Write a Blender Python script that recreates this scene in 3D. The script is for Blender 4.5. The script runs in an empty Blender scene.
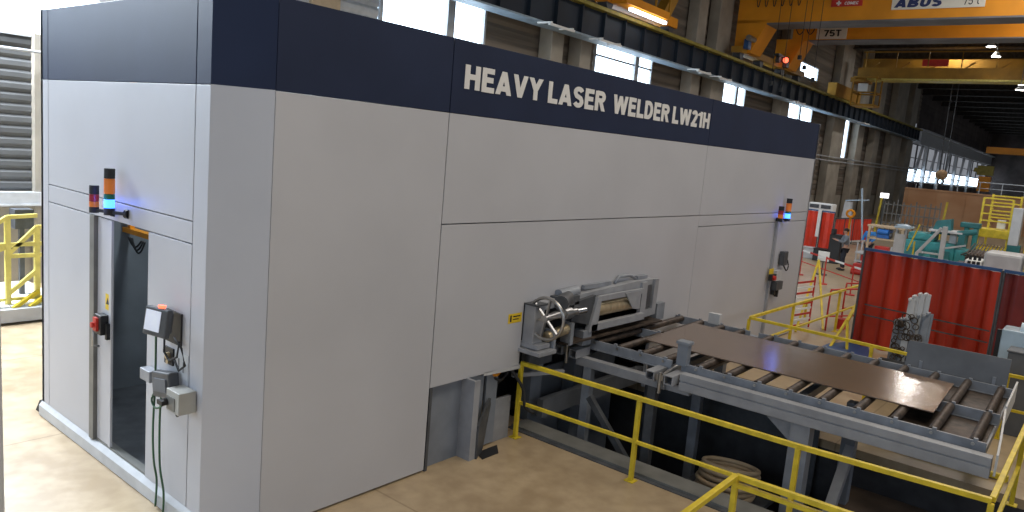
import bpy, bmesh, math, random
from mathutils import Vector, Matrix
random.seed(7)
S = bpy.context.scene
COL = S.collection
PI = math.pi
HALL = Matrix.Rotation(math.radians(2), 4, 'Z')      # the hall runs 2 degrees off the cabin
I4 = Matrix.Identity(4)

# ------------------------------------------------------------------ camera
cd = bpy.data.cameras.new('camera'); cam = bpy.data.objects.new('camera', cd); COL.objects.link(cam)
yaw, pit, rol = math.radians(39.1875), math.radians(8.296), math.radians(4.9505)
f = Vector((math.cos(yaw)*math.cos(pit), math.sin(yaw)*math.cos(pit), -math.sin(pit)))
r = f.cross(Vector((0, 0, 1))).normalized(); u = r.cross(f)
r2 = math.cos(rol)*r + math.sin(rol)*u; u2 = -math.sin(rol)*r + math.cos(rol)*u
m3 = Matrix((r2, u2, -f)).transposed()
cam.matrix_world = Matrix.Translation((-3.666, -5.709, 3.731)) @ m3.to_4x4()
cd.sensor_width = 36; cd.lens = 751.33/1024*36; cd.clip_start = .05; cd.clip_end = 400
S.camera = cam
# ------------------------------------------------------------------ world, exposure, big lights
w = bpy.data.worlds.new('world'); S.world = w; w.use_nodes = True
w.node_tree.nodes['Background'].inputs[0].default_value = (.80, .88, 1, 1)
w.node_tree.nodes['Background'].inputs[1].default_value = .22
S.view_settings.view_transform = 'Standard'; S.view_settings.look = 'None'
S.view_settings.exposure = 0; S.view_settings.gamma = 1; S.view_settings.use_curve_mapping = False
S.cycles.use_denoising = True; S.cycles.sample_clamp_indirect = 6
S.cycles.max_bounces = 6

def area(name, loc, target, sx, sy, power, color, spread=180):
    l = bpy.data.lights.new(name, 'AREA'); l.shape = 'RECTANGLE'; l.size = sx; l.size_y = sy
    l.energy = power; l.color = color; l.spread = math.radians(spread)
    o = bpy.data.objects.new(name, l); COL.objects.link(o)
    o.location = loc
    o.rotation_euler = (Vector(target)-Vector(loc)).to_track_quat('-Z', 'Y').to_euler()
    return o
# daylight entering through the window band of the side wall, left of the cabin
area('window_daylight', (-1.3, 10.4, 8.6), (-1.4, 3, 0), 5, 3, 3600, (.84, .92, 1))
area('left_face_fill', (-17, -1, 7), (0, 1, 2), 12, 7, 820, (.66, .82, 1))  # unseen fill added to brighten the cabin's left face and chamfer
# unseen fill light added behind the camera to brighten the long cabin face
area('long_face_fill', (4, -22, 9), (6, 0, 2), 36, 6, 730, (.88, .94, 1))
# overhead fill lights added under the closed hall roof
area('overhead_fill_near', (6, -6, 13.6), (6, -6, 0), 18, 5, 1250, (1, .89, .72))
area('cabin_ceiling_lamp', (.8, 2.3, 4.6), (.8, 2.3, 0), .3, 1.6, 70, (.85, .95, 1))
area('overhead_fill_mid', (30, -3, 13.6), (30, -3, 0), 26, 6, 1700, (1, .96, .92))
area('sheet_reflection_light', (60, 5.6, 13.55), (60, 5.6, 0), 6, .6, 650, (1, .97, .94))  # narrow light added to put a bright reflection on the steel sheet
area('window_daylight_mid', (34, 8.8, 6.5), (34, 0, 0), 24, 2.5, 250, (.85, .92, 1))

# ------------------------------------------------------------------ materials
def mat(name, c, rough=.5, metal=0, var=.12, scale=4, bump=0, bscale=30, emit=None, es=0, spec=.5, coat=0, stretch=(1, 1, 1), c2=None, alpha=None):
    m = bpy.data.materials.new(name); m.use_nodes = True
    nt = m.node_tree; b = nt.nodes['Principled BSDF']; L = nt.links.new
    tc = nt.nodes.new('ShaderNodeTexCoord'); mp = nt.nodes.new('ShaderNodeMapping'); mp.inputs['Scale'].default_value = stretch
    L(tc.outputs['Object'], mp.inputs[0])
    n = nt.nodes.new('ShaderNodeTexNoise'); n.inputs['Scale'].default_value = scale; n.inputs['Detail'].default_value = 5
    L(mp.outputs[0], n.inputs['Vector'])
    mx = nt.nodes.new('ShaderNodeMix'); mx.data_type = 'RGBA'
    rp = nt.nodes.new('ShaderNodeMapRange'); rp.inputs[1].default_value = .35; rp.inputs[2].default_value = .65
    L(n.outputs['Fac'], rp.inputs[0]); L(rp.outputs[0], mx.inputs[0])
    d = c2 or tuple(v*(1-var) for v in c)
    hi = c if c2 else tuple(min(1, v*(1+var*.6)) for v in c)
    mx.inputs[6].default_value = (*d, 1); mx.inputs[7].default_value = (*hi, 1)
    L(mx.outputs[2], b.inputs['Base Color'])
    b.inputs['Roughness'].default_value = rough; b.inputs['Metallic'].default_value = metal
    b.inputs['Specular IOR Level'].default_value = spec; b.inputs['Coat Weight'].default_value = coat
    if bump:
        n2 = nt.nodes.new('ShaderNodeTexNoise'); n2.inputs['Scale'].default_value = bscale; L(mp.outputs[0], n2.inputs['Vector'])
        bp = nt.nodes.new('ShaderNodeBump'); bp.inputs['Strength'].default_value = bump; bp.inputs['Distance'].default_value = .02
        L(n2.outputs['Fac'], bp.inputs['Height']); L(bp.outputs[0], b.inputs['Normal'])
    if emit:
        b.inputs['Emission Color'].default_value = (*emit, 1); b.inputs['Emission Strength'].default_value = es
    return m
M = {}
M['white'] = mat('cabin_paint', (.49, .495, .535), .42, var=.05, scale=.7, bump=.05, bscale=3)
M['navy'] = mat('navy_paint', (.016, .024, .058), .5, var=.12, scale=1, spec=.22)
M['letter'] = mat('letter_film', (.72, .71, .70), .5, var=.03)
M['seal'] = mat('seam_dark', (.10, .10, .11), .7)
M['inside'] = mat('cabin_inside', (.16, .18, .20), .6, var=.2, scale=1.5)
M['darkglass'] = mat('door_glass', (.015, .02, .025), .12)
M['bluegrey'] = mat('blue_grey_paint', (.20, .225, .27), .45, var=.15, scale=3)
M['grey'] = mat('grey_paint', (.30, .31, .34), .45, var=.15, scale=4)
M['midgrey'] = mat('mid_grey_paint', (.24, .26, .30), .42, var=.2, scale=5)
M['dgrey'] = mat('dark_grey', (.07, .075, .085), .5, var=.3, scale=5)
M['board'] = mat('grey_board', (.12, .13, .15), .6, var=.15, scale=3)
M['black'] = mat('black', (.012, .012, .014), .5)
M['rubber'] = mat('rubber', (.02, .02, .022), .7)
M['roller'] = mat('rusty_roller', (.075, .055, .043), .55, .4, var=.5, scale=9)
M['steel'] = mat('bare_steel', (.42, .41, .40), .3, .9, var=.2, scale=6)
M['chrome'] = mat('chrome', (.75, .74, .72), .12, 1, var=.05)
M['brass'] = mat('worn_brass', (.62, .50, .32), .35, .7, var=.25, scale=8)
M['sheet'] = mat('rust_bloomed_sheet', (.28, .205, .155), .17, .5, c2=(.24, .18, .14), scale=1.6, bump=.10, bscale=3.5)
M['yellow'] = mat('safety_yellow', (.70, .53, .03), .4, var=.18, scale=7)
M['ylw2'] = mat('faded_yellow', (.72, .62, .16), .45, var=.15, scale=7)
M['orange'] = mat('crane_orange', (.78, .30, .018), .45, var=.14, scale=.6, spec=.3)
M['cyellow'] = mat('crane_yellow', (.40, .20, .015), .6, var=.3, scale=.8)
M['beam'] = mat('runway_blue', (.009, .018, .033), .65, var=.3, scale=1)
M['flange'] = mat('flange_lit_blue', (.25, .33, .40), .5, var=.2)  # light on the lower flange is put into this paler colour
M['olive'] = mat('olive_yellow', (.30, .25, .04), .6, var=.2)
M['concrete'] = mat('column_concrete', (.40, .36, .30), .85, var=.22, scale=.8, bump=.2)
M['plank'] = mat('brown_cladding', (.21, .175, .14), .8, var=.3, scale=.5, stretch=(.3, 1, 6))
M['louver'] = mat('corrugated_sheet', (.12, .123, .127), .7, .1, var=.3, scale=1, stretch=(.3, 1, 3))
M['ceil'] = mat('dark_roof', (.05, .042, .038), .8, var=.3)
M['roofbeam'] = mat('roof_beam', (.075, .065, .06), .8, var=.3)
M['farwall'] = mat('far_dark_wall', (.10, .08, .075), .85, var=.4, scale=.4)
M['fargrey'] = mat('far_grey_beam', (.17, .17, .18), .8, var=.3, scale=.5)
M['ply'] = mat('hoarding_ply', (.46, .24, .12), .8, c2=(.56, .33, .19), scale=.35, stretch=(1, 1, 2))
M['red'] = mat('welding_pvc_red', (.44, .03, .010), .35, var=.25, scale=2, stretch=(1, 1, .3))
M['redbright'] = mat('welding_pvc_scarlet', (.78, .05, .02), .4, var=.15, scale=2)
M['maroon'] = mat('welding_pvc_maroon', (.17, .018, .018), .35, var=.25, scale=2)
M['blue'] = mat('frame_blue', (.03, .09, .24), .4)
M['brightblue'] = mat('bright_blue', (.02, .16, .55), .5)
M['teal'] = mat('machine_teal', (.035, .25, .26), .5, var=.35, scale=3)
M['dteal'] = mat('machine_dark_teal', (.02, .15, .16), .5, var=.25, scale=3)
M['lgrey'] = mat('light_grey', (.52, .53, .55), .45, var=.1)
M['boxgrey'] = mat('box_grey', (.36, .36, .34), .5, var=.1)
M['pale'] = mat('pale_blue_sheet', (.45, .58, .70), .25, var=.1)
M['wht'] = mat('plain_white', (.80, .80, .78), .5, var=.04)
M['redp'] = mat('red_paint', (.55, .03, .02), .45)
M['greenw'] = mat('green_cable', (.03, .10, .05), .5)
M['wood'] = mat('wood', (.40, .25, .13), .7, var=.3, scale=6)
M['ground'] = mat('pit_ground', (.13, .085, .055), .85, var=.5, scale=1.2)
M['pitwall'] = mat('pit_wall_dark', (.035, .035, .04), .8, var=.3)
M['kerb'] = mat('kerb_steel', (.20, .20, .19), .5, .3, var=.2, scale=3)
M['window'] = mat('overcast_sky_in_glass', (.8, .85, .9), .3, emit=(.66, .83, 1), es=4.5)
M['dimwindow'] = mat('dim_window_pane', (.5, .5, .5), .4, emit=(.85, .9, 1), es=.22)  # weaker glow for the grey trees and lattice in the upper far panes
M['lamp'] = mat('lamp_glow', (1, .95, .85), .3, emit=(1, .93, .82), es=40)
M['led_blue'] = mat('blue_lens_lit', (.1, .3, 1), .3, emit=(.03, .13, 1), es=6)
M['amber'] = mat('amber_lens', (.75, .20, .03), .3, emit=(1, .3, .04), es=.06)
M['redlens'] = mat('red_lens', (.35, .02, .03), .3)
M['greenlens'] = mat('green_lens', (.01, .16, .09), .3)
M['screen'] = mat('tablet_screen', (.6, .62, .68), .3, emit=(.75, .82, 1), es=.35)
M['redled'] = mat('red_lit', (1, .1, .05), .3, emit=(1, .12, .06), es=3)
M['tube'] = mat('fluorescent', (1, 1, 1), .3, emit=(.9, .97, 1), es=5)
M['ylabel'] = mat('yellow_label', (.75, .52, .02), .5, var=.04)
M['skin'] = mat('skin', (.50, .28, .20), .55)
M['overall'] = mat('dark_overall', (.018, .022, .035), .8)
M['shirt'] = mat('grey_shirt', (.17, .19, .22), .8)
M['coat'] = mat('blue_coat', (.03, .20, .55), .8)
M['hair'] = mat('dark_hair', (.02, .015, .012), .7)
M['trouser'] = mat('dark_trousers', (.03, .035, .05), .8)
M['plaque'] = mat('plaque_cream', (.72, .68, .58), .5, var=.04)
M['ink'] = mat('plaque_navy', (.02, .03, .12), .5)
M['tan'] = mat('tan', (.50, .38, .25), .6)

def floor_mat():
    m = bpy.data.materials.new('polished_concrete'); m.use_nodes = True
    nt = m.node_tree; b = nt.nodes['Principled BSDF']; L = nt.links.new
    tc = nt.nodes.new('ShaderNodeTexCoord')
    n = nt.nodes.new('ShaderNodeTexNoise'); n.inputs['Scale'].default_value = .9; n.inputs['Detail'].default_value = 8; L(tc.outputs['Object'], n.inputs['Vector'])
    n3 = nt.nodes.new('ShaderNodeTexNoise'); n3.inputs['Scale'].default_value = 5; n3.inputs['Detail'].default_value = 4; L(tc.outputs['Object'], n3.inputs['Vector'])
    ad = nt.nodes.new('ShaderNodeMath'); ad.operation = 'ADD'; L(n.outputs['Fac'], ad.inputs[0]); L(n3.outputs['Fac'], ad.inputs[1])
    cr = nt.nodes.new('ShaderNodeValToRGB'); cr.color_ramp.elements[0].position = .40; cr.color_ramp.elements[1].position = .62
    hf = nt.nodes.new('ShaderNodeMath'); hf.operation = 'MULTIPLY'; hf.inputs[1].default_value = .5; L(ad.outputs[0], hf.inputs[0])
    cr.color_ramp.elements[0].color = (.34, .25, .155, 1); cr.color_ramp.elements[1].color = (.46, .355, .23, 1)
    L(hf.outputs[0], cr.inputs[0])
    br = nt.nodes.new('ShaderNodeTexBrick'); br.inputs['Scale'].default_value = 1; br.offset = 0
    br.inputs['Brick Width'].default_value = 3.2; br.inputs['Row Height'].default_value = 3.2; br.inputs['Mortar Size'].default_value = .012
    br.inputs['Color1'].default_value = br.inputs['Color2'].default_value = (1, 1, 1, 1); br.inputs['Mortar'].default_value = (.72, .70, .68, 1)
    L(tc.outputs['Object'], br.inputs['Vector'])
    mu = nt.nodes.new('ShaderNodeMix'); mu.data_type = 'RGBA'; mu.blend_type = 'MULTIPLY'; mu.inputs[0].default_value = 1
    L(cr.outputs[0], mu.inputs[6]); L(br.outputs['Color'], mu.inputs[7]); L(mu.outputs[2], b.inputs['Base Color'])
    rr = nt.nodes.new('ShaderNodeMapRange'); rr.inputs[3].default_value = .22; rr.inputs[4].default_value = .5; L(n3.outputs['Fac'], rr.inputs[0]); L(rr.outputs[0], b.inputs['Roughness'])
    return m
M['floor'] = floor_mat()

# ------------------------------------------------------------------ geometry collector
class G:
    def __init__(s): s.v = []; s.f = []; s.sm = []
    def add(s, vs, fs, smooth=False):
        o = len(s.v); s.v += [Vector(p) for p in vs]; s.f += [tuple(i+o for i in q) for q in fs]; s.sm += [smooth]*len(fs); return s
    def box(s, x0, x1, y0, y1, z0, z1, T=None):
        vs = [Vector(p) for p in ((x0, y0, z0), (x1, y0, z0), (x1, y1, z0), (x0, y1, z0), (x0, y0, z1), (x1, y0, z1), (x1, y1, z1), (x0, y1, z1))]
        if T: vs = [T @ p for p in vs]
        return s.add(vs, [(0, 3, 2, 1), (4, 5, 6, 7), (0, 1, 5, 4), (1, 2, 6, 5), (2, 3, 7, 6), (3, 0, 4, 7)])
    def bar(s, a, b, w, h=None, up=(0, 0, 1)):
        a, b = Vector(a), Vector(b); d = (b-a).normalized(); up = Vector(up)
        if abs(d.dot(up)) > .95: up = Vector((0, 1, 0)) if abs(d.y) < .9 else Vector((1, 0, 0))
        sd = d.cross(up).normalized(); uu = sd.cross(d); h = h or w
        sd *= w/2; uu *= h/2
        vs = [a-sd-uu, a+sd-uu, a+sd+uu, a-sd+uu, b-sd-uu, b+sd-uu, b+sd+uu, b-sd+uu]
        return s.add(vs, [(0, 1, 2, 3), (7, 6, 5, 4), (0, 4, 5, 1), (1, 5, 6, 2), (2, 6, 7, 3), (3, 7, 4, 0)])
    def hollow(s, a, b, w, t=.012):                       # square hollow section with open ends
        a, b = Vector(a), Vector(b); d = (b-a).normalized(); up = Vector((0, 0, 1)); sd = d.cross(up).normalized(); uu = sd.cross(d)
        ring = lambda c, k: [c-sd*k-uu*k, c+sd*k-uu*k, c+sd*k+uu*k, c-sd*k+uu*k]
        vs = ring(a, w/2)+ring(a, w/2-t)+ring(b, w/2)+ring(b, w/2-t)
        fs = []
        for i in range(4):
            j = (i+1) % 4
            fs += [(i, i+8, j+8, j), (i+4, j+4, j+12, i+12), (i, j, j+4, i+4), (i+8, i+12, j+12, j+8)]
        return s.add(vs, fs)
    def cyl(s, a, b, r, n=14, r2=None, cap=True):
        a, b = Vector(a), Vector(b); d = (b-a).normalized(); r2 = r if r2 is None else r2
        q = Vector((0, 0, 1)) if abs(d.z) < .9 else Vector((1, 0, 0)); e = d.cross(q).normalized(); g = d.cross(e)
        R = [(math.cos(2*PI*i/n), math.sin(2*PI*i/n)) for i in range(n)]
        A = [a+(e*c+g*k)*r for c, k in R]; B = [b+(e*c+g*k)*r2 for c, k in R]
        s.add(A+B, [(i, i+n, (i+1) % n+n, (i+1) % n) for i in range(n)], True)
        if cap: s.add(A, [tuple(range(n))]); s.add(B, [tuple(reversed(range(n)))])
        return s
    def tube(s, pts, r, n=8):
        P = [Vector(p) for p in pts]; rings = []
        for i, p in enumerate(P):
            d = (P[min(i+1, len(P)-1)]-P[max(i-1, 0)]).normalized()
            q = Vector((0, 0, 1)) if abs(d.z) < .95 else Vector((1, 0, 0)); e = d.cross(q).normalized(); g = d.cross(e)
            rings.append([p+(e*math.cos(2*PI*k/n)+g*math.sin(2*PI*k/n))*r for k in range(n)])
        vs = [v for R in rings for v in R]; fs = []
        for i in range(len(P)-1):
            for k in range(n): fs.append((i*n+k, (i+1)*n+k, (i+1)*n+(k+1) % n, i*n+(k+1) % n))
        return s.add(vs, fs+[tuple(range(n)), tuple((len(P)-1)*n+k for k in reversed(range(n)))], True)
    def torus(s, c, nrm, R, r, n=32, k=10):
        c = Vector(c); d = Vector(nrm).normalized(); q = Vector((0, 0, 1)) if abs(d.z) < .9 else Vector((1, 0, 0)); e = d.cross(q).normalized(); g = d.cross(e)
        vs = []; fs = []
        for i in range(n):
            a = 2*PI*i/n; ro = e*math.cos(a)+g*math.sin(a)
            for j in range(k):
                b = 2*PI*j/k; vs.append(c+ro*(R+r*math.cos(b))+d*r*math.sin(b))
        for i in range(n):
            for j in range(k): fs.append((i*k+j, i*k+(j+1) % k, ((i+1) % n)*k+(j+1) % k, ((i+1) % n)*k+j))
        return s.add(vs, fs, True)
    def sph(s, c, rx, ry=None, rz=None, n=12, m=8):
        c = Vector(c); ry = ry or rx; rz = rz or rx; vs = []; fs = []
        for j in range(1, m):
            t = PI*j/m
            for i in range(n):
                a = 2*PI*i/n; vs.append(c+Vector((rx*math.sin(t)*math.cos(a), ry*math.sin(t)*math.sin(a), rz*math.cos(t))))
        top = len(vs); vs += [c+Vector((0, 0, rz)), c-Vector((0, 0, rz))]
        for j in range(m-2):
            for i in range(n): fs.append((j*n+i, (j+1)*n+i, (j+1)*n+(i+1) % n, j*n+(i+1) % n))
        for i in range(n): fs += [(top, i, (i+1) % n), (top+1, (m-2)*n+(i+1) % n, (m-2)*n+i)]
        return s.add(vs, fs, True)
    def prism(s, pts, ext):                               # polygon pts extruded by vector ext
        P = [Vector(p) for p in pts]; e = Vector(ext); n = len(P)
        return s.add(P+[p+e for p in P], [tuple(range(n)), tuple(range(2*n-1, n-1, -1))]+[(i, i+n, (i+1) % n+n, (i+1) % n) for i in range(n)])

MATX = {}
def P(name, g, m, parent=None, frame=I4, label=None, bev=0, kind=None, sub=0):
    """link the collected shape as ONE mesh object; coordinates of g are in `frame`"""
    pts = [frame @ v for v in g.v]
    me = bpy.data.meshes.new(name)
    if parent is None:
        lo = Vector((min(p[i] for p in pts) for i in range(3))); hi = Vector((max(p[i] for p in pts) for i in range(3)))
        org = Matrix.Translation(((lo.x+hi.x)/2, (lo.y+hi.y)/2, lo.z))
    else: org = MATX[parent.name]
    inv = org.inverted(); me.from_pydata([inv @ p for p in pts], [], g.f)
    me.polygons.foreach_set('use_smooth', g.sm)
    bm = bmesh.new(); bm.from_mesh(me); bmesh.ops.recalc_face_normals(bm, faces=bm.faces); bm.to_mesh(me); bm.free()
    me.materials.append(M[m] if isinstance(m, str) else m); me.update()
    o = bpy.data.objects.new(name, me); COL.objects.link(o)
    if parent is None: o.matrix_world = org
    else: o.parent = parent
    MATX[o.name] = org
    if label: o['label'] = label
    if kind: o['kind'] = kind
    if bev:
        b = o.modifiers.new('bevel', 'BEVEL'); b.width = bev; b.segments = 2; b.limit_method = 'ANGLE'
    return o
def T(name, label, cat, loc, frame=I4, group=None, rz=0, kind=None):
    o = bpy.data.objects.new(name, None); COL.objects.link(o); o.empty_display_size = .2
    mx = frame @ Matrix.Translation(loc) @ Matrix.Rotation(rz, 4, 'Z')
    o.location = mx.to_translation(); o.rotation_euler = mx.to_euler()
    MATX[o.name] = mx
    if label: o['label'] = label; o['category'] = cat
    if group: o['group'] = group
    if kind: o['kind'] = kind
    return o
def tag(o, label, cat, group=None, kind=None):
    o['label'] = label; o['category'] = cat
    if group: o['group'] = group
    if kind: o['kind'] = kind
    return o
def copy_tree(o, parent=None):
    c = o.copy(); COL.objects.link(c)
    if parent: c.parent = parent
    for ch in [x for x in bpy.data.objects if x.parent == o]: copy_tree(ch, c)
    return c
def structure(name, g, m, frame=I4, parent=None, bev=0):
    return P(name, g, m, parent, frame, kind='structure' if parent is None else None, bev=bev)
def arc(cx, cy, rx, ry, a0, a1, n=9): return [(cx+rx*math.cos(math.radians(a0+(a1-a0)*i/n)), cy+ry*math.sin(math.radians(a0+(a1-a0)*i/n))) for i in range(n+1)]
def glyph(c, k=.2):
    """bold sans glyph of cap height 1 as thick strokes: (advance width, [(points, stroke width)])"""
    h = k/2
    D = {'H': (.72, [[(h, 0), (h, 1)], [(.72-h, 0), (.72-h, 1)], [(h, .52), (.72-h, .52)]]),
         'E': (.62, [[(h, 0), (h, 1)], [(0, h*.85), (.62, h*.85)], [(0, 1-h*.85), (.60, 1-h*.85)], [(h, .52), (.56, .52)]]),
         'L': (.58, [[(h, 0), (h, 1)], [(0, h*.85), (.58, h*.85)]]),
         'T': (.62, [[(.31, 0), (.31, 1)], [(0, 1-h*.85), (.62, 1-h*.85)]]),
         'A': (.80, [[(h*.95, 0), (.40, 1)], [(.80-h*.95, 0), (.40, 1)], [(.2, .26), (.6, .26)]]),
         'V': (.78, [[(h*.95, 1), (.39, 0)], [(.78-h*.95, 1), (.39, 0)]]),
         'Y': (.78, [[(h, 1), (.39, .45)], [(.78-h, 1), (.39, .45)], [(.39, 0), (.39, .5)]]),
         'W': (1.12, [[(h*.9, 1), (.30, 0)], [(.30, 0), (.56, .97)], [(.56, .97), (.82, 0)], [(.82, 0), (1.12-h*.9, 1)]]),
         'D': (.72, [[(h, 0), (h, 1)], [(h, h*.85)]+arc(.32, .5, .40-h, .5-h*.85, -90, 90, 14)+[(h, 1-h*.85)]]),
         'R': (.74, [[(h, 0), (h, 1)], [(h, 1-h*.85)]+arc(.42, .72, .30-h, .28-h*.85, 90, -90, 10)+[(h, .44+h*.85)], [(.38, .50), (.74-h*1.1, 0)]]),
         'B': (.74, [[(h, 0), (h, 1)], [(h, 1-h*.85)]+arc(.42, .74, .28-h, .26-h*.85, 90, -90, 10)+[(h, .48+h*.85)], [(h, h*.85)]+arc(.44, .27, .30-h, .27-h*.85, -90, 90, 10)+[(h, .54-h*.85)]]),
         'U': (.70, [[(h, 1), (h, .36)]+arc(.35, .36, .35-h, .36-h*.85, 180, 360, 12)+[(.70-h, 1)]]),
         'S': (.68, [arc(.34, .73, .34-h, .27-h*.85, 18, 200, 12)+[(.2, .56), (.48, .46)]+arc(.34, .28, .34-h, .28-h*.85, 20, -160, 12)]),
         'C': (.70, [arc(.35, .5, .35-h, .5-h*.85, 40, 320, 18)]),
         'M': (.86, [[(h, 0), (h, 1)], [(.86-h, 0), (.86-h, 1)], [(h, 1), (.43, .1)], [(.86-h, 1), (.43, .1)]]),
         '1': (.44, [[(.32, 0), (.32, 1)], [(.02, .72), (.32, .92)]]),
         '2': (.60, [arc(.30, .70, .30-h, .30-h*.85, 165, -25, 12)+[(h*1.1, h*.9)], [(0, h*.85), (.60, h*.85)]]),
         '5': (.60, [[(.56, 1-h*.85), (.12, 1-h*.85), (.08, .55)]+arc(.29, .32, .31-h, .32-h*.85, 125, -160, 14)]),
         '7': (.58, [[(0, 1-h*.85), (.58, 1-h*.85)], [(.48, .95), (.22, 0)]]),
         't': (.40, [[(.18, 1), (.18, .14), (.38, h*.8)], [(0, .72), (.38, .72)]]), ' ': (.30, [])}
    return D[c]
def text(name, s, size, width, m, parent, mtx, bold=.2, depth=.006, shear=0, label=None):
    """raised lettering; mtx places its lower left corner, x along the line, y up"""
    g = G(); x = 0; n = 0
    for ch in s:
        adv, st = glyph(ch, bold)
        for pl_ in st:
            P2 = [Vector((p[0]+x, p[1])) for p in pl_]; N = len(P2); Lf = []; Rt = []
            for i in range(N):
                d0 = (P2[i]-P2[max(i-1, 0)]); d1 = (P2[min(i+1, N-1)]-P2[i])
                if d0.length < 1e-6: d0 = d1
                if d1.length < 1e-6: d1 = d0
                d0 = d0.normalized(); d1 = d1.normalized(); t = (d0+d1).normalized(); nn = Vector((-t.y, t.x)); kk = bold/2/max(.5, nn.dot(Vector((-d0.y, d0.x))))
                a_, b_ = P2[i]+nn*kk, P2[i]-nn*kk
                if N == 2: # square cut ends on the base and cap line for slanted strokes
                    dx, dy = d0
                    if abs(dy) > .5: w_ = bold/2/abs(dy); a_, b_ = P2[i]-Vector((w_, 0))*math.copysign(1, dy), P2[i]+Vector((w_, 0))*math.copysign(1, dy)
                Lf.append(a_); Rt.append(b_)
            for i in range(N-1):
                q = [Lf[i], Rt[i], Rt[i+1], Lf[i+1]]; z1 = depth*(1+.02*(n % 5)); n += 1
                vs = [mtx @ Vector(((v.x+shear*v.y)*1.0, v.y, z)) for z in (0, z1) for v in q]
                g.add([Vector(((v.x+shear*v.y), v.y, z)) for z in (0, z1) for v in q], [(0, 1, 2, 3), (7, 6, 5, 4), (0, 4, 5, 1), (1, 5, 6, 2), (2, 6, 7, 3), (3, 7, 4, 0)])
        x += adv+.09
    tot = x-.09
    g.v = [mtx @ Vector((v.x*width/tot, v.y*size, v.z)) for v in g.v]
    return P(name, g, m, parent, label=label)
def plane_mtx(o, x, y):                                   # origin, text direction, up direction
    x = Vector(x).normalized(); y = Vector(y).normalized(); z = x.cross(y)
    m = Matrix((x, y, z)).transposed().to_4x4(); m.translation = Vector(o); return m

# ================================================================== THE HALL
g = G()
PX0, PX1, PY0, PY1 = 4.30, 7.20, -9.0, .9                 # pit outline
g.box(-22, PX0, -24, 16, -.12, 0); g.box(PX1, 172, -24, 18, -.12, 0)
g.box(PX0, PX1, PY1, 16, -.12, 0); g.box(PX0, PX1, -24, PY0, -.12, 0)
structure('floor', g, 'floor')
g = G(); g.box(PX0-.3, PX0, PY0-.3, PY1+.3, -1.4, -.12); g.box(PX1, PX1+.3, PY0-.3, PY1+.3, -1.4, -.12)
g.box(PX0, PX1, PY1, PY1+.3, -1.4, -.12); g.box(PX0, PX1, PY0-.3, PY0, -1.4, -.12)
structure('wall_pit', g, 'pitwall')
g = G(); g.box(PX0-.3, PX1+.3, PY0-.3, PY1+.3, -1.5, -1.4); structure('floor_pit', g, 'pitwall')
# raised brown ground at the near end of the pit
g = G(); g.box(5.1, PX1-.01, PY0+.02, -3.2, -1.4, -.52); structure('floor_pit_step', g, 'ground')
g = G(); g.box(3.98, 4.30, -9, .28, .0, .035); structure('trim_1', g, 'kerb')
g = G(); g.box(3.90, 3.98, -9, .28, .0, .012); structure('trim_2', g, 'dgrey')

# side wall in hall coordinates: inner face at y = 12
def corr(g, x0, x1, z0, z1, y=12.0, step=.22, d=.05):     # corrugated sheeting, one strip
    n = max(1, int(round((z1-z0)/step)))
    for i in range(n):
        a = z0+(z1-z0)*i/n; b = z0+(z1-z0)*(i+1)/n; m = (a+b)/2
        g.prism([(x0, y+.1, a), (x0, y, a), (x0, y-d, m-.2*(b-a)), (x0, y-d, m+.2*(b-a)), (x0, y, b), (x0, y+.1, b)], (x1-x0, 0, 0))
g = G(); g.box(-22, 95, 12, 12.4, 0, 1.95); wl = structure('wall_left', g, 'concrete', HALL)
g = G(); corr(g, -22, 2.5, 1.95, 5.08); corr(g, 2.62, 30, 1.95, 5.08); structure('sheeting', g, 'louver', HALL, wl)
g = G(); corr(g, 30, 93.5, 1.95, 5.08, step=.4)
for a, b in ((16.62, 23.7), (28.95, 37.4), (41, 49), (54.5, 63.7), (65.2, 93.5)): corr(g, a, b, 5.08, 8.9, step=.45)
corr(g, -22, 93.5, 8.9, 10.3, step=.45); corr(g, -22, 50.3, 10.3, 11.3, step=.45); corr(g, 54.6, 95, 10.3, 11.3, step=.45); corr(g, -22, 95, 11.3, 14.6, step=.5)
structure('cladding', g, 'plank', HALL, wl)
g = G(); corr(g, 8.6, 11.7, 5.08, 8.9, step=.3); structure('pale_sheeting', g, 'lgrey', HALL, wl)
g = G(); g.box(9.25, 10.2, 11.85, 12.05, 5.0, 8); structure('tan_board', g, 'tan', HALL, wl)
g = G(); g.box(-22, 30, 11.7, 11.95, 1.68, 1.94); g.box(-22, 30, 11.66, 11.72, 1.66, 1.70); structure('trim_3', g, 'lgrey', HALL)
g = G(); g.box(2.48, 2.64, 11.8, 11.98, 0, 5.15); structure('trim_4', g, 'concrete', HALL)
g = G(); g.cyl((-22, 11.6, 4.78), (3.4, 11.6, 4.78), .03)
tag(P('pipe', g, 'lgrey', None, HALL), 'thin pale conduit running across the top of the corrugated sheeting left of the cabin', 'pipe')
def window(n, x0, x1, z0, z1, mulls, rails, pm='window', y=12.0, fr='lgrey'):
    r = T('window_%d' % n, None, None, ((x0+x1)/2, y, z0), HALL, kind='structure')
    g = G(); g.box(x0, x1, y+.05, y+.08, z0, z1); P('pane', g, pm, r, HALL)
    g = G()
    g.box(x0, x0+.1, y-.08, y+.04, z0, z1); g.box(x1-.1, x1, y-.08, y+.04, z0, z1); g.box(x0, x1, y-.08, y+.04, z0, z0+.08); g.box(x0, x1, y-.08, y+.04, z1-.08, z1)
    for a in mulls: g.box(a-.17, a+.17, y-.1, y+.04, z0, z1)
    for b in rails: g.box(x0, x1, y-.06, y+.04, b-.04, b+.04)
    P('window_frame', g, fr, r, HALL)
window(1, -20, 8.6, 5.08, 8.9, [-14, -8, -2], [])
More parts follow.
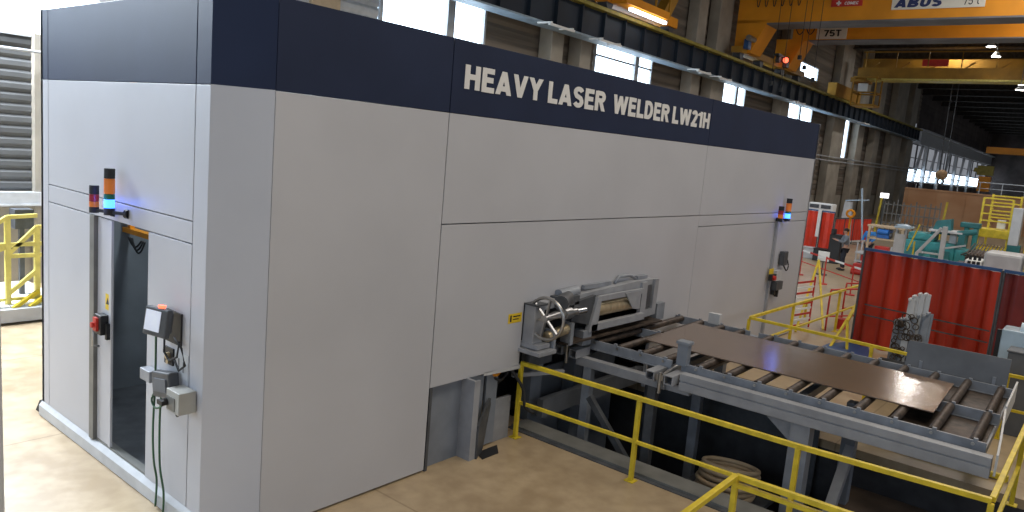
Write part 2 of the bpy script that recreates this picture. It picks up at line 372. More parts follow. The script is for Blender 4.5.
window(2, 11.75, 16.6, 5.08, 8.9, [14.8], [7.0])
window(3, 23.75, 28.95, 5.08, 8.9, [27.4], [7.85, 6.7])
window(4, 37.4, 41, 5.08, 8.9, [39.6], [7.0])
window(5, 49, 54.5, 5.08, 8.9, [51.6], [7.2])
window(6, 63.7, 65.2, 5.08, 8.9, [], [])
window(7, 50.3, 54.6, 10.3, 11.3, [], [])
# concrete columns of the side wall, each with the corbel that carries the runway beam
cols = [(3.49, 4.2, 'pale grey concrete column against the bright window above the cabin left corner', 'lgrey'),
        (19.7, 20.5, 'concrete column above the letter L of the cabin sign, left one of its pair', 'concrete'),
        (21.7, 22.5, 'concrete column above the letters AS of the cabin sign, right one of its pair', 'concrete'),
        (32.0, 33.0, 'concrete column above the letters LW of the cabin sign, left one of its pair', 'concrete'),
        (34.5, 36.2, 'wide concrete column above the end of the cabin sign, right one of its pair', 'concrete'),
        (45.7, 47.3, 'concrete column just above the far end of the cabin roof', 'concrete'),
        (58.2, 61.6, 'dark brown concrete column just right of the cabin far edge', 'concrete'),
        (66.0, 68.0, 'pale concrete column right of the narrow lit window slit', 'concrete'),
        (72.0, 74.0, 'narrow shaded concrete column between the two pale tall ones', 'concrete'),
        (79.0, 84.0, 'pale concrete column beside the plywood hoarding', 'concrete'),
        (87.0, 90, 'shaded concrete column where the blue runway beam ends', 'concrete')]
for x0, x1, lab, mm in cols:
    r = T('concrete_column', lab, 'column', ((x0+x1)/2, 11.7, 0), HALL, 'columns of the side wall')
    g = G(); g.box(x0, x1, 11.3, 11.9, 0, 14.5); P('shaft', g, mm, r, HALL, bev=.03)
# two thin white pipes along the columns
for z in (4.72, 5.02):
    g = G(); g.cyl((50, 11.15, z), (94, 11.15, z), .05, 8)
    tag(P('pipe', g, 'lgrey', None, HALL), 'thin white pipe crossing the columns right of the cabin, %s of the two' % ('lower' if z < 5 else 'upper'), 'pipe')
# far part of the side wall
g = G(); corr(g, 95, 170, 9.4, 14.6, step=.8); g.box(95, 170, 12, 12.4, 0, 3.6); structure('wall_left_far', g, 'farwall', HALL)
g = G(); g.box(95, 170, 11.4, 12.2, 8.0, 9.8); g.box(95, 170, 10.9, 11.4, 9.5, 9.7); structure('trim_5', g, 'lgrey', HALL)
k = 8
for i, x in enumerate((93.5, 120, 145)):
    window(k, x, x+24.8, 3.6, 5.2, [], [], 'window'); k += 1
    window(k, x, x+24.8, 5.2, 8.0, [x+3.3, x+9.7, x+16], [6.4], 'dimwindow', fr='fargrey'); k += 1
for i, x in enumerate((101, 112, 126, 142, 160)):
    g = G(); g.box(x, x+.9, 11.5, 11.9, 0, 8.0)
    tag(P('concrete_column', g, 'lgrey', None, HALL), 'slim pale column before the far windows over the hoarding, %s from the left' % ('first', 'second', 'third', 'fourth', 'fifth')[i], 'column', 'pale columns in the far bays')
for i, x in enumerate((95.5, 105.5, 117, 132)):
    g = G(); g.bar((x, 11.7, 3.6), (x+3.2, 11.7, 8.0), .28)
    tag(P('diagonal_brace', g, 'lgrey', None, HALL), 'slanted pale brace between the far columns, %s from the left' % ('first', 'second', 'third', 'fourth')[i], 'brace', 'braces in the far bays')
g = G(); g.box(170, 170.4, -24, 12.4, 0, 14.6); structure('wall_end', g, 'farwall', HALL)
g = G(); g.box(-22, 170, -24, 12.4, 14.6, 14.8); structure('ceiling', g, 'ceil', HALL)
for i in range(22):
    x = 20+i*6.8; g = G(); g.box(x, x+.35, -24, 12, 13.7, 14.6); g.box(x-.25, x+.6, -24, 12, 13.62, 13.7)
    structure('trim_%d' % (i+10), g, 'roofbeam', HALL)

# crane runway beam
r = T('crane_runway_beam', 'long dark blue crane runway beam with stiffeners crossing above the cabin', 'crane beam', (40, 10.5, 8), HALL)
g = G(); g.box(2, 88, 10.46, 10.54, 8.02, 9.12); P('web', g, 'beam', r, HALL)
g = G(); x = 2.5
while x < 88: g.box(x, x+.06, 10.3, 10.47, 8.05, 9.1); x += 1.6
P('stiffener_ribs', g, 'beam', r, HALL)
g = G(); g.box(2, 88, 10.15, 10.85, 7.98, 8.04); P('lower_flange', g, 'flange', r, HALL, label='lower flange coloured pale blue as if lit')
g = G(); g.box(2, 88, 10.15, 10.85, 9.10, 9.15); g.box(2, 88, 10.14, 10.2, 9.09, 9.22); P('upper_flange', g, 'olive', r, HALL, label='yellow painted edge')
g = G(); g.box(2, 88, 10.46, 10.54, 9.15, 9.25); P('crane_rail', g, 'steel', r, HALL)
for x in (17.3, 20.6, 29.2, 31.8, 44, 61):
    g = G(); g.box(x, x+1.5, 9.7, 9.8, 7.86, 7.93); g.box(x+.05, x+.12, 9.7, 10.3, 7.93, 7.98); g.box(x+1.35, x+1.42, 9.7, 10.3, 7.93, 7.98)
    P('cable_bracket', g, 'wht', r, HALL)

# orange crane
r = T('overhead_crane', 'orange double girder overhead crane with cream capacity plaques', 'crane', (39, 10.4, 9.2), HALL)
g = G(); g.box(36, 37.4, -14, 10.95, 11.2, 13.4); P('girder', g, 'orange', r, HALL, bev=.02)
g = G(); g.box(35.93, 37.47, -14, 9.3, 11.12, 11.2); P('girder_flange', g, 'fargrey', r, HALL)
g = G(); g.box(42.2, 43.6, -14, 10.0, 11.28, 13.4); P('girder', g, 'orange', r, HALL, bev=.02)
g = G(); g.box(42.13, 43.67, -14, 9.0, 11.25, 11.31); P('girder_flange', g, 'fargrey', r, HALL)
for x in (36, 42.2):
    g = G(); g.prism([(x, 10.95, 11.4), (x, 9.2, 11.4), (x, 10.05, 9.7), (x, 10.95, 9.7)], (1.6, 0, 0)); P('girder_end', g, 'orange', r, HALL, bev=.02)
g = G(); g.box(35.3, 46.0, 10.2, 10.8, 9.62, 9.95); P('end_carriage', g, 'cyellow', r, HALL)
for x in (35.6, 38.6, 42.2, 45.4):
    g = G(); g.cyl((x, 10.3, 9.52), (x, 10.7, 9.52), .27, 18); P('wheel', g, 'dgrey', r, HALL)
g = G(); g.cyl((35.2, 9.9, 10.35), (36.7, 9.9, 10.35), .15, 14); P('motor', g, 'steel', r, HALL)
g = G(); g.box(35.3, 35.7, 9.9, 10.15, 9.8, 10.3); P('gearbox', g, 'blue', r, HALL)
g = G(); g.sph((41.3, 9.9, 10.05), .16); P('warning_lamp', g, 'redled', r, HALL)
g = G(); g.box(40.3, 42.1, 10.0, 10.3, 10.2, 10.3); g.cyl((40.6, 9.98, 10.0), (40.6, 10.2, 10.0), .2); g.box(41.7, 42.1, 9.95, 10.3, 9.7, 10.15); P('buffer_assembly', g, 'dgrey', r, HALL)
pl = lambda x, y, z: plane_mtx(HALL @ Vector((x, y, z)), HALL.to_3x3() @ Vector((0, -1, 0)), (0, 0, 1))
g = G(); g.box(35.95, 36, -.40, 3.42, 11.63, 12.30); q = P('name_plaque', g, 'plaque', r, HALL)
text('lettering', 'ABUS', .42, 1.95, 'ink', q, pl(35.95, 3.3, 11.72), .26, .01, .15)
text('lettering', '75 t', .36, .62, 'black', q, pl(35.95, .45, 11.74), .12, .01)
g = G(); g.box(35.95, 36, 4.75, 6.2, 11.88, 12.30); q = P('small_plaque', g, 'redp', r, HALL, label='small red plaque')
g = G(); g.box(35.93, 35.95, 5.80, 5.88, 11.93, 12.15); g.box(35.93, 35.95, 5.73, 5.95, 12.0, 12.08); P('cross', g, 'wht', q, HALL)
text('lettering', 'CDMEC', .14, .65, 'wht', q, pl(35.95, 5.58, 11.96), .2, .01, .2)
g = G(); g.box(35.95, 36, -3.2, -2.0, 11.85, 12.30); P('small_plaque', g, 'redp', r, HALL)
g = G(); g.box(42.13, 42.2, 6.95, 8.6, 11.36, 12.02); q = P('capacity_plaque', g, 'plaque', r, HALL)
text('lettering', '75T', .36, .95, 'black', q, pl(42.13, 8.2, 11.50), .2, .01)
for y0 in (9.8, 9.2):
    g = G(); g.tube([(41.9, y0-.6*t, 12.15-1.0*4*t*(1-t)*.55) for t in [i/12 for i in range(13)]], .03, 6); P('festoon_cable', g, 'black', r, HALL)
for i in range(6):
    y0 = 10.0-i*.42; g = G(); g.tube([(35.85, y0-.3*t, 13.3-1.3*4*t*(1-t)) for t in [k2/12 for k2 in range(13)]], .022, 6); P('festoon_cable', g, 'black', r, HALL)
for i, (y0, z1) in enumerate(((8.6, 8.2), (8.05, 7.9), (7.3, 9.5), (6.5, 8.4), (7.0, 9.0))):
    g = G(); g.cyl((35.7, y0, z1), (35.7, y0, 13.3), .016, 6); g.box(35.62, 35.78, y0-.08, y0+.08, z1-.2, z1)
    P('pendant_cable', g, 'black', r, HALL)
# farther yellow crane
r = T('overhead_crane', 'distant yellow overhead crane with an open operator cab, beyond the orange one', 'crane', (55.6, 9.5, 9.3), HALL)
g = G(); g.box(55, 56.3, -16, 9.3, 10.7, 11.45); P('girder', g, 'cyellow', r, HALL)
g = G(); g.box(54.9, 56.4, -16, 9.2, 10.58, 10.70); P('girder_flange', g, 'ylw2', r, HALL)
g = G(); g.box(59, 60, -16, 10.0, 11.2, 12.6); P('girder', g, 'cyellow', r, HALL)
g = G(); y = 8.8
while y > -14: g.bar((54.8, y, 11.45), (54.8, y, 12.5), .06); g.bar((55.6, y, 11.4), (55.6, y-.7, 11.9), .09); y -= 2.0
g.bar((54.8, 9.0, 12.5), (54.8, -14, 12.5), .07); g.bar((54.8, 9.0, 12.0), (54.8, -14, 12.0), .05); P('walkway_rail', g, 'cyellow', r, HALL)
g = G(); g.box(54.9, 54.97, 3.6, 5.2, 11.55, 12.0); P('small_plaque', g, 'redp', r, HALL)
g = G(); g.box(53.5, 60.5, 10.2, 10.8, 9.3, 10.2); P('end_carriage', g, 'cyellow', r, HALL)
g = G(); g.box(54.5, 56.5, 8.6, 9.6, 10.4, 10.7)
P('cab_mount', g, 'cyellow', r, HALL)
g = G()
for a in (7.7, 9.2):
    for b in (53.9, 55.6): g.bar((b, a, 8.7), (b, a, 10.7), .1)
for z in (8.75, 9.6, 10.65):
    for b in (53.9, 55.6): g.bar((b, 7.7, z), (b, 9.2, z), .1)
    for a in (7.7, 9.2): g.bar((53.9, a, z), (55.6, a, z), .1)
g.box(53.9, 55.6, 7.7, 9.2, 8.65, 8.78); q = P('operator_cab', g, 'cyellow', r, HALL)
g = G(); g.box(53.8, 53.88, 8.2, 8.85, 9.65, 10.2); P('panel', g, 'wht', q, HALL)
# near yellow crane at the top of the frame
r = T('overhead_crane', 'end of a yellow crane riding the blue runway beam above the cabin sign', 'crane', (24, 10.4, 9.25), HALL)
g = G(); g.box(21.6, 27.6, 10.2, 10.8, 9.5, 9.9); P('end_carriage', g, 'orange', r, HALL)
g = G(); g.bar((26.3, 10.4, 9.7), (27.8, 10.2, 12.2), .5, .5); P('strut', g, 'cyellow', r, HALL)
g = G(); g.box(21.8, 25.4, 9.5, 10.15, 9.45, 9.75); P('maintenance_platform', g, 'orange', r, HALL)
g = G()
for x in (21.8, 23.0, 24.2, 25.4): g.bar((x, 9.55, 9.75), (x, 9.55, 10.9), .07)
g.bar((21.8, 9.55, 10.35), (25.4, 9.55, 10.35), .07); g.bar((21.8, 9.55, 10.9), (25.4, 9.55, 10.9), .07); P('platform_rail', g, 'cyellow', r, HALL)
g = G(); g.box(22.2, 25.2, 9.5, 9.62, 9.24, 9.36); P('light_strip', g, 'tube', r, HALL)
for x in (21.9, 27.2):
    g = G(); g.cyl((x, 10.3, 9.52), (x, 10.7, 9.52), .26, 18); P('wheel', g, 'dgrey', r, HALL)
# distant orange crane parts and hook
g = G(); g.box(80, 81.5, -12, 3.2, 6.9, 7.5); tag(P('crane_girder', g, 'orange', None, HALL), 'distant orange crane girder at the right edge under the dark roof', 'crane')
r = T('jib_crane', 'small distant yellow jib crane above the plywood hoarding', 'crane', (80, 2.9, 3.2), HALL)
g = G(); g.cyl((80, 2.9, 0), (80, 2.9, 3.3), .25, 12); P('mast', g, 'fargrey', r, HALL)
g = G(); g.box(79.6, 80.4, 2.4, 3.4, 3.3, 4.7); P('body', g, 'orange', r, HALL)
g = G(); g.bar((80, 3.9, 5.3), (80, 2.3, 5.0), .4); g.box(79.6, 80.4, 2.3, 3.6, 4.8, 5.7); P('head', g, 'olive', r, HALL)
r = T('hook_block', 'rusty crane hook block hanging in front of the far windows', 'crane hook', (60, 3.65, 3.6), HALL)
g = G(); g.sph((60, 3.65, 4.35), .3, .42, .38); P('sheave_housing', g, 'wood', r, HALL)
g = G(); g.torus((60, 3.65, 3.85), (1, 0, 0), .2, .06, 20, 8); P('hook', g, 'dgrey', r, HALL)
for dy in (-.2, .2):
    g = G(); g.cyl((60, 3.65+dy, 4.6), (59.6, 3.65+dy, 11.25), .03, 6); P('rope', g, 'dgrey', r, HALL)
# high bay lamps
lamp0 = None
for i, (x, y, z) in enumerate(((52, .97, 12.35), (52, .62, 11.75), (52, -.95, 9.75), (58.2, -1.3, 9.75), (40.5, 1.0, 8.9+3), (70, .5, 12.1))):
    lab = ('bright high bay lamp nearest the orange girder underside', 'second high bay lamp just below the first, under the orange girder', 'high bay lamp at the right edge below the yellow crane', 'second lamp just under the one below the yellow crane', 'high bay lamp hidden behind the orange girder', 'farthest high bay lamp under the dark roof')[i]
    if i == 4: continue
    r = T('high_bay_lamp', lab, 'lamp', (x, y, z), HALL, 'lamps under the roof')
    g = G(); g.cyl((x, y, z), (x, y, z+.3), .28, 16, .1, cap=False); P('reflector', g, 'wht', r, HALL)
    g = G(); g.cyl((x, y, z+.02), (x, y, z+.05), .25, 16); P('diffuser', g, 'lamp', r, HALL)
    g = G(); g.cyl((x, y, z+.28), (x, y, 14.62), .02, 6); P('rod', g, 'dgrey', r, HALL)
# plywood hoarding across the hall
g = G(); g.box(70, 70.15, -14, 7.75, 0, 3.1)
for i in range(10): g.box(69.94, 70.0, 7.4-i*2.2, 7.5-i*2.2, 0, 3.1)
g.box(69.92, 70, -14, 7.75, 3.0, 3.14)
tag(P('plywood_hoarding', g, 'ply', None, HALL), 'tall brown plywood hoarding closing off the far part of the hall', 'partition')
g = G()
for y in [7-1.6*i for i in range(13)]: g.bar((70.5, y, 3.1), (70.5, y, 4.1), .06)
g.bar((70.5, 7.2, 4.1), (70.5, -13, 4.1), .07); g.bar((70.5, 7.2, 3.6), (70.5, -13, 3.6), .05)
tag(P('handrail', g, 'steel', None, HALL), 'thin grey handrail along the top of the plywood hoarding', 'railing')

# ================================================================== THE CABIN
H, HB = 4.8, 4.025
cb = T('welding_cabin', 'huge light grey laser welding cabin with navy top band and large lettering', 'machine cabin', (6.7, 2, 0))
gap = .006
def panel(nm, x0, x1, z0, z1, m='white', y0=0., t=.06):
    g = G(); g.box(x0+gap, x1-gap, y0, y0+t, z0+gap, z1-gap); P(nm, g, m, cb, bev=.003)
panel('front_panel', 0, 2.09, .02, HB); panel('navy_band', 0, 2.09, HB-.006, H, 'navy')
panel('front_panel', 2.09, 8.31, 2.83, HB); panel('navy_band', 2.09, 8.31, HB-.006, H, 'navy')
g = G(); g.prism([(2.096, 0, .99), (3.66, 0, .99), (3.66, 0, 1.80), (7.05, 0, 1.80), (7.05, 0, .02), (8.304, 0, .02), (8.304, 0, 2.824), (2.096, 0, 2.824)], (0, .06, 0)); P('front_panel', g, 'white', cb)
panel('front_panel', 8.31, 13.85, .02, 2.635); panel('front_panel', 8.31, 13.85, 2.635, 2.83); panel('front_panel', 8.31, 13.85, 2.83, HB); panel('navy_band', 8.31, 13.85, HB-.006, H, 'navy')
for nm, z0, z1, m in (('corner_panel', .02, HB, 'white'), ('navy_band', HB, H, 'navy')):
    g = G(); g.prism([(0, 0, z0), (-.392, .339, z0), (-.355, .375, z0), (.0, .06, z0)], (0, 0, z1-z0)); P(nm, g, m, cb)
def side(nm, y0, y1, z0, z1, m='white', x=-.392, t=.06, bev=.003):
    g = G(); g.box(x, x+t, y0+gap, y1-gap, z0+gap, z1-gap); return P(nm, g, m, cb, bev=bev)
side('side_panel', .333, .584, .0, HB); side('navy_band', .333, .584, HB-.006, H, 'navy')
side('side_panel', .584, 3.92, 2.84, HB); side('navy_band', .584, 3.92, HB-.006, H, 'navy')
side('side_panel', 3.92, 4.145, .02, HB); side('navy_band', 3.92, 4.145, HB-.006, H, 'navy')
side('side_panel', .584, 3.92, 2.64, 2.84); side('side_panel', .584, 1.42, .17, 2.64); side('side_panel', 2.72, 3.92, .17, 2.64)
g = G(); g.prism([(-.43, .34, .01), (-.43, .34, .13), (-.392, .34, .175), (-.33, .34, .175), (-.33, .34, .01)], (0, 3.80, 0)); P('plinth', g, 'lgrey', cb)
# doorway on the side
g = G(); g.box(-.41, -.33, 2.61, 2.72, .175, 2.64); g.box(-.38, -.30, 1.42, 2.61, .175, .2); P('door_track', g, 'kerb', cb)
g = G(); g.box(-.375, -.36, 2.29, 2.60, .2, 2.63); g.box(-.385, -.36, 2.24, 2.30, .2, 2.63); dl = P('sliding_door', g, 'white', cb, bev=.004)
g = G(); g.tube([(-.37, 2.55, 1.24), (-.44, 2.55, 1.26), (-.44, 2.55, 1.46), (-.37, 2.55, 1.48)], .012); P('door_handle', g, 'steel', dl, label='bent steel door handle')
g = G(); g.box(-.42, -.37, 2.255, 2.30, 1.38, 1.55); P('latch_keep', g, 'black', dl)
# interior shell
g = G(); g.prism([(.02, .07, 4.70), (13.8, .07, 4.70), (13.8, 4.1, 4.70), (-.33, 4.1, 4.70), (-.33, .42, 4.70)], (0, 0, .06)); P('roof', g, 'inside', cb)
g = G(); g.box(-.392, 13.85, 4.08, 4.14, .02, H); P('rear_panel', g, 'inside', cb)
g = G(); g.box(13.79, 13.85, .0, 4.14, .02, H); P('end_panel', g, 'white', cb)
g = G(); g.box(1.9, 1.96, .4, 4.08, .16, 4.7); P('inner_partition', g, 'inside', cb)
g = G(); g.box(-.33, 1.9, .36, 4.08, .10, .17); P('cabin_floor', g, 'dgrey', cb)
g = G(); g.box(.5, .6, 3.2, 4.07, 2.24, 2.30); g.box(.52, .58, 3.9, 3.96, 2.3, 4.68); P('interior_beam', g, 'orange', cb, label='orange beam inside the doorway')
g = G()
for k2 in range(3): g.tube([(.48, 3.75-.35*t+.05*k2, 2.2-.16*math.sin(PI*t)*(1-.2*k2)) for t in [i/10 for i in range(11)]], .012, 6)
P('cable_loop', g, 'black', cb)
g = G(); g.box(1.86, 1.9, 3.0, 3.3, 1.72, 1.95); P('inside_label', g, 'ylabel', cb)
g = G(); g.box(1.2, 1.88, 2.4, 4.0, .17, .9); g.box(1.4, 1.6, 2.6, 2.8, .9, 1.5); P('interior_cabinet', g, 'dgrey', cb)
# lower opening: recessed blue grey base frame
g = G(); g.box(2.10, 2.14, .0, .08, .0, .98); P('jamb', g, 'dgrey', cb)
g = G(); g.box(2.14, 2.70, .08, .11, 0, .99); P('base_panel', g, 'bluegrey', cb)
g = G(); g.box(2.70, 2.74, -.11, .08, 0, .985); g.box(2.62, 2.82, -.13, -.11, 0, .985) if 0 else g.box(2.70, 2.80, -.13, -.11, 0, .985); P('base_post', g, 'grey', cb)
g = G(); g.prism([(2.80, -.12, .0), (2.80, -.12, .42), (3.17, .04, .64), (3.19, .05, .55), (3.05, .0, .05), (3.0, -.02, .0)], (.01, -.03, 0)); P('gusset', g, 'dgrey', cb)
g = G(); g.box(2.80, 3.10, .08, .11, 0, .97); g.box(3.13, 3.34, .06, .09, .02, .97); P('base_panel', g, 'bluegrey', cb)
g = G(); g.box(3.34, 3.66, .08, .12, 0, .56); P('base_panel', g, 'grey', cb)
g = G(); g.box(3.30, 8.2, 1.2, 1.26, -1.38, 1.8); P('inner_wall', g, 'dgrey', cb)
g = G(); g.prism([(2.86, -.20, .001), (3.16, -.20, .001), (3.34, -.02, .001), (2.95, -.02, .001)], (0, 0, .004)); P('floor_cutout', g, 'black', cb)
g = G(); g.prism([(3.0, .0, .96), (3.75, .0, .93), (3.75, .0, .98), (3.0, .0, 1.0)], (0, .05, 0)); P('bottom_rail', g, 'lgrey', cb)
# lettering
for s, x0, x1 in (('HEAVY', 2.28, 3.64), ('LASER', 3.76, 5.04), ('WELDER', 5.24, 6.84), ('LW21H', 6.95, 8.25)):
    text('lettering', s, .255, x1-x0, 'letter', cb, plane_mtx((x0, -.001, 4.295), (1, 0, 0), (0, 0, 1)), .23, .005)
# labels on the front
def sign(nm, lab, x0, x1, y, z0, z1, m, sub=None):
    g = G(); g.box(x0, x1, y-.004, y-.001, z0, z1); o = tag(P(nm, g, m), lab, 'label'); return o
o = sign('warning_label', 'small yellow warning label on the front panel beside the handwheel', 3.37, 3.63, 0, 1.56, 1.68, 'ylabel')
g = G(); g.box(3.40, 3.43, -.006, -.004, 1.58, 1.66); g.box(3.46, 3.60, -.006, -.004, 1.635, 1.65); g.box(3.46, 3.57, -.006, -.004, 1.60, 1.612); P('print', g, 'black', o)

# signal towers
def signal(lab, c, z0, segs, rad, wall, grp=None):
    r = T('signal_tower', lab, 'signal lamp', (c[0], c[1], z0)); z = z0
    for nm, h, m in segs:
        g = G(); g.cyl((*c, z+.003), (*c, z+h-.003), rad, 18); g.cyl((*c, z+h-.006), (*c, z+h), rad*.93, 18); P(nm, g, m, r)
        z += h
    g = G()
    g.bar((c[0], c[1], z0+.03), wall, .04, .03); d = Vector((wall[0]-c[0], wall[1]-c[1], 0)).normalized()
    g.cyl(Vector(wall)-d*.03, Vector(wall), .045, 14)
    P('bracket', g, 'black', r)
signal('shorter signal tower with unlit red and amber lenses left of the side doorway top', (-.50, 2.38), 2.70, [('base', .06, 'black'), ('lens', .055, 'amber'), ('lens', .075, 'redlens'), ('cap', .09, 'black')], .046, (-.395, 2.15, 2.73))
signal('taller signal tower with lit blue lens above the side doorway', (-.50, 2.02), 2.72, [('base', .07, 'black'), ('lens', .085, 'led_blue'), ('lens', .055, 'greenlens'), ('lens', .15, 'amber'), ('cap', .10, 'black')], .050, (-.395, 1.84, 2.75))
# far pair
signal('taller signal tower with lit blue lens at the far end of the long cabin face', (12.25, -.11), 2.66, [('base', .06, 'black'), ('lens', .10, 'led_blue'), ('lens', .05, 'greenlens'), ('lens', .17, 'amber'), ('cap', .10, 'black')], .058, (12.15, -.005, 2.69))
signal('shorter unlit signal tower at the far end of the long cabin face', (11.84, -.11), 2.66, [('base', .07, 'black'), ('lens', .08, 'amber'), ('lens', .08, 'redlens'), ('cap', .09, 'black')], .055, (11.95, -.005, 2.69))
for loc in ((-.60, 2.04, 2.83), (12.20, -.26, 2.78)):
    l = bpy.data.lights.new('beacon_light', 'POINT'); l.energy = 1.6; l.color = (.08, .2, 1); l.shadow_soft_size = .05
    o = bpy.data.objects.new('beacon_light', l); COL.objects.link(o); o.location = loc

# controls beside the side doorway
r = T('control_tablet', 'black handheld control panel with lit screen hung beside the side doorway', 'control panel', (-.5, .85, 1.74))
tT = Matrix.Translation((-.53, .84, 1.90)) @ Matrix.Rotation(math.radians(12), 4, 'Z') @ Matrix.Rotation(math.radians(8), 4, 'Y')
g = G(); g.box(-.06, .0, -.14, .16, -.13, .13, tT); g.box(-.02, .04, -.11, .13, -.10, .10, tT); P('housing', g, 'dgrey', r, bev=.015)
g = G(); g.box(-.066, -.059, -.06, .135, -.085, .10, tT); P('screen', g, 'screen', r)
g = G(); g.cyl(tT @ Vector((-.03, -.02, .13)), tT @ Vector((-.03, -.02, .155)), .03, 16, .034); P('emergency_button', g, 'redled', r)
g = G(); g.box(-.41, -.392, .72, 1.0, 1.68, 1.98); P('holder', g, 'black', r)
g = G(); g.tube([(-.46, .92, 1.78), (-.47, .90, 1.6), (-.47, .8, 1.54), (-.46, .68, 1.6), (-.45, .66, 1.75)], .011, 6)
g.tube([(-.46, .74, 1.77), (-.46, .60, 1.70), (-.45, .55, 1.55), (-.44, .68, 1.47), (-.43, .80, 1.56)], .011, 6); P('cable', g, 'rubber', r)
r = T('key_switch', 'small black and brass switch plate under the hanging control panel', 'switch', (-.40, .93, 1.47))
g = G(); g.box(-.41, -.392, .86, 1.02, 1.46, 1.62); P('plate', g, 'black', r)
g = G(); g.cyl((-.41, .93, 1.55), (-.44, .93, 1.55), .03, 14); g.cyl((-.41, .93, 1.49), (-.43, .93, 1.49), .022, 14); P('knob', g, 'brass', r)
g = G(); g.box(-.396, -.392, .60, .85, 1.38, 1.62)
o = tag(P('instruction_sheet', g, 'lgrey'), 'pale printed instruction sheet stuck beside the side doorway', 'label')
g = G(); g.box(-.398, -.396, .76, .775, 1.46, 1.56); g.box(-.398, -.396, .68, .69, 1.44, 1.54); P('print', g, 'dgrey', o)
r = T('junction_box', 'small light grey junction box at the edge of the side doorway', 'electrical box', (-.46, 1.22, 1.23))
g = G(); g.box(-.50, -.40, 1.12, 1.32, 1.24, 1.35); P('housing', g, 'grey', r, bev=.008)
g = G(); g.box(-.40, -.33, 1.14, 1.30, 1.26, 1.35); P('mount', g, 'steel', r)
r = T('connector_box', 'dark grey tilted connector box with green cables below the hanging control panel', 'electrical box', (-.48, .86, 1.18))
tT = Matrix.Translation((-.47, .86, 1.30)) @ Matrix.Rotation(math.radians(-10), 4, 'X')
g = G(); g.box(-.05, .05, -.17, .17, -.12, .12, tT); P('housing', g, 'dgrey', r, bev=.015)
g = G(); g.box(-.062, -.05, -.12, .12, -.06, .06, tT); P('cover', g, 'board', r)
def gc(pts): g = G(); g.tube(pts, .010, 6); P('cable', g, 'greenw', r)
def sm(pts, n=6):
    out = []; P_ = [Vector(p) for p in pts]; P_ = [P_[0]]+P_+[P_[-1]]
    for i in range(1, len(P_)-2):
        for k2 in range(n):
            t = k2/n; a, b, c, d = P_[i-1:i+3]
            out.append(.5*((2*b)+(c-a)*t+(2*a-5*b+4*c-d)*t*t+(3*b-a-3*c+d)*t**3))
    return out+[P_[-2]]
gc(sm([(-.50, 1.0, 1.76), (-.49, 1.02, 1.3), (-.49, 1.05, .8), (-.49, 1.02, .5), (-.46, 1.02, .3), (-.45, 1.06, .02)]))
gc(sm([(-.50, .88, 1.2), (-.49, .92, .9), (-.49, .90, .5), (-.47, .86, .25), (-.45, .9, .02)]))
gc(sm([(-.50, .98, 1.22), (-.52, 1.02, 1.12), (-.52, .95, 1.06), (-.51, .85, 1.1), (-.50, .80, 1.2)]))
g = G(); g.cyl((-.392, .78, 1.02), (-.40, .78, 1.02), .03, 14); tag(P('cable_grommet', g, 'black'), 'small round black hole plug below the connector box', 'plug')
r = T('rotary_switch_box', 'light grey rotary switch box at the cabin corner with black turn handle', 'electrical box', (-.49, .58, 1.13))
g = G(); g.box(-.56, -.40, .43, .66, 1.14, 1.34); P('housing', g, 'boxgrey', r, bev=.006)
g = G(); g.box(-.567, -.56, .50, .64, 1.16, 1.28); P('face_plate', g, 'kerb', r)
g = G(); g.cyl((-.567, .64, 1.22), (-.60, .64, 1.22), .035, 14); g.box(-.63, -.60, .60, .69, 1.20, 1.24); P('turn_handle', g, 'black', r)
r = T('door_isolator', 'red and black isolator switch on the side sliding door', 'switch', (-.42, 2.40, 1.45))
g = G(); g.box(-.46, -.372, 2.31, 2.47, 1.42, 1.63); P('housing', g, 'black', r, bev=.008)
g = G(); g.box(-.485, -.46, 2.36, 2.44, 1.46, 1.60); g.cyl((-.47, 2.42, 1.52), (-.51, 2.42, 1.52), .03); P('rotary_handle', g, 'redp', r)
r = T('warning_label', 'yellow warning label with triangle above the door isolator switch', 'label', (-.375, 2.37, 1.66))
g = G(); g.box(-.376, -.3715, 2.29, 2.40, 1.68, 1.85); P('sticker', g, 'ylabel', r)
g = G(); g.prism([(-.378, 2.38, 1.74), (-.378, 2.31, 1.74), (-.378, 2.345, 1.81)], (.002, 0, 0)); P('triangle', g, 'black', r)
# black foot at the rear base corner
g = G(); g.prism([(-.40, 4.15, 0), (-.40, 4.34, 0), (-.40, 4.20, .17), (-.40, 4.15, .17)], (.12, 0, 0)); tag(P('base_bracket', g, 'rubber'), 'small black bracket at the rear foot of the cabin side', 'bracket')
# far end of the long face: conduit and controls
g = G(); g.box(11.9, 11.98, -.05, -.002, .02, 2.66); tag(P('cable_conduit', g, 'grey'), 'narrow vertical grey cable duct below the far signal towers', 'conduit')
r = T('emergency_stop', 'red and black stop switch on a yellow plate at the far conduit', 'switch', (11.9, -.05, 1.4))
g = G(); g.box(11.78, 12.0, -.07, -.055, 1.42, 1.66); P('plate', g, 'ylabel', r)
g = G(); g.box(11.74, 12.0, -.14, -.07, 1.42, 1.55); P('housing', g, 'black', r); g = G(); g.cyl((11.84, -.14, 1.48), (11.84, -.19, 1.48), .05); P('button', g, 'redp', r)
r = T('hand_controller', 'dark handheld controller hanging at the far end of the long face', 'control panel', (12.45, -.05, 1.65))
g = G(); g.box(12.35, 12.58, -.13, -.02, 1.70, 2.0); P('housing', g, 'dgrey', r, bev=.01)
g = G(); g.tube(sm([(12.45, -.1, 1.7), (12.6, -.12, 1.58), (12.75, -.1, 1.66), (12.7, -.08, 1.8)]), .015, 6); P('cable', g, 'rubber', r)
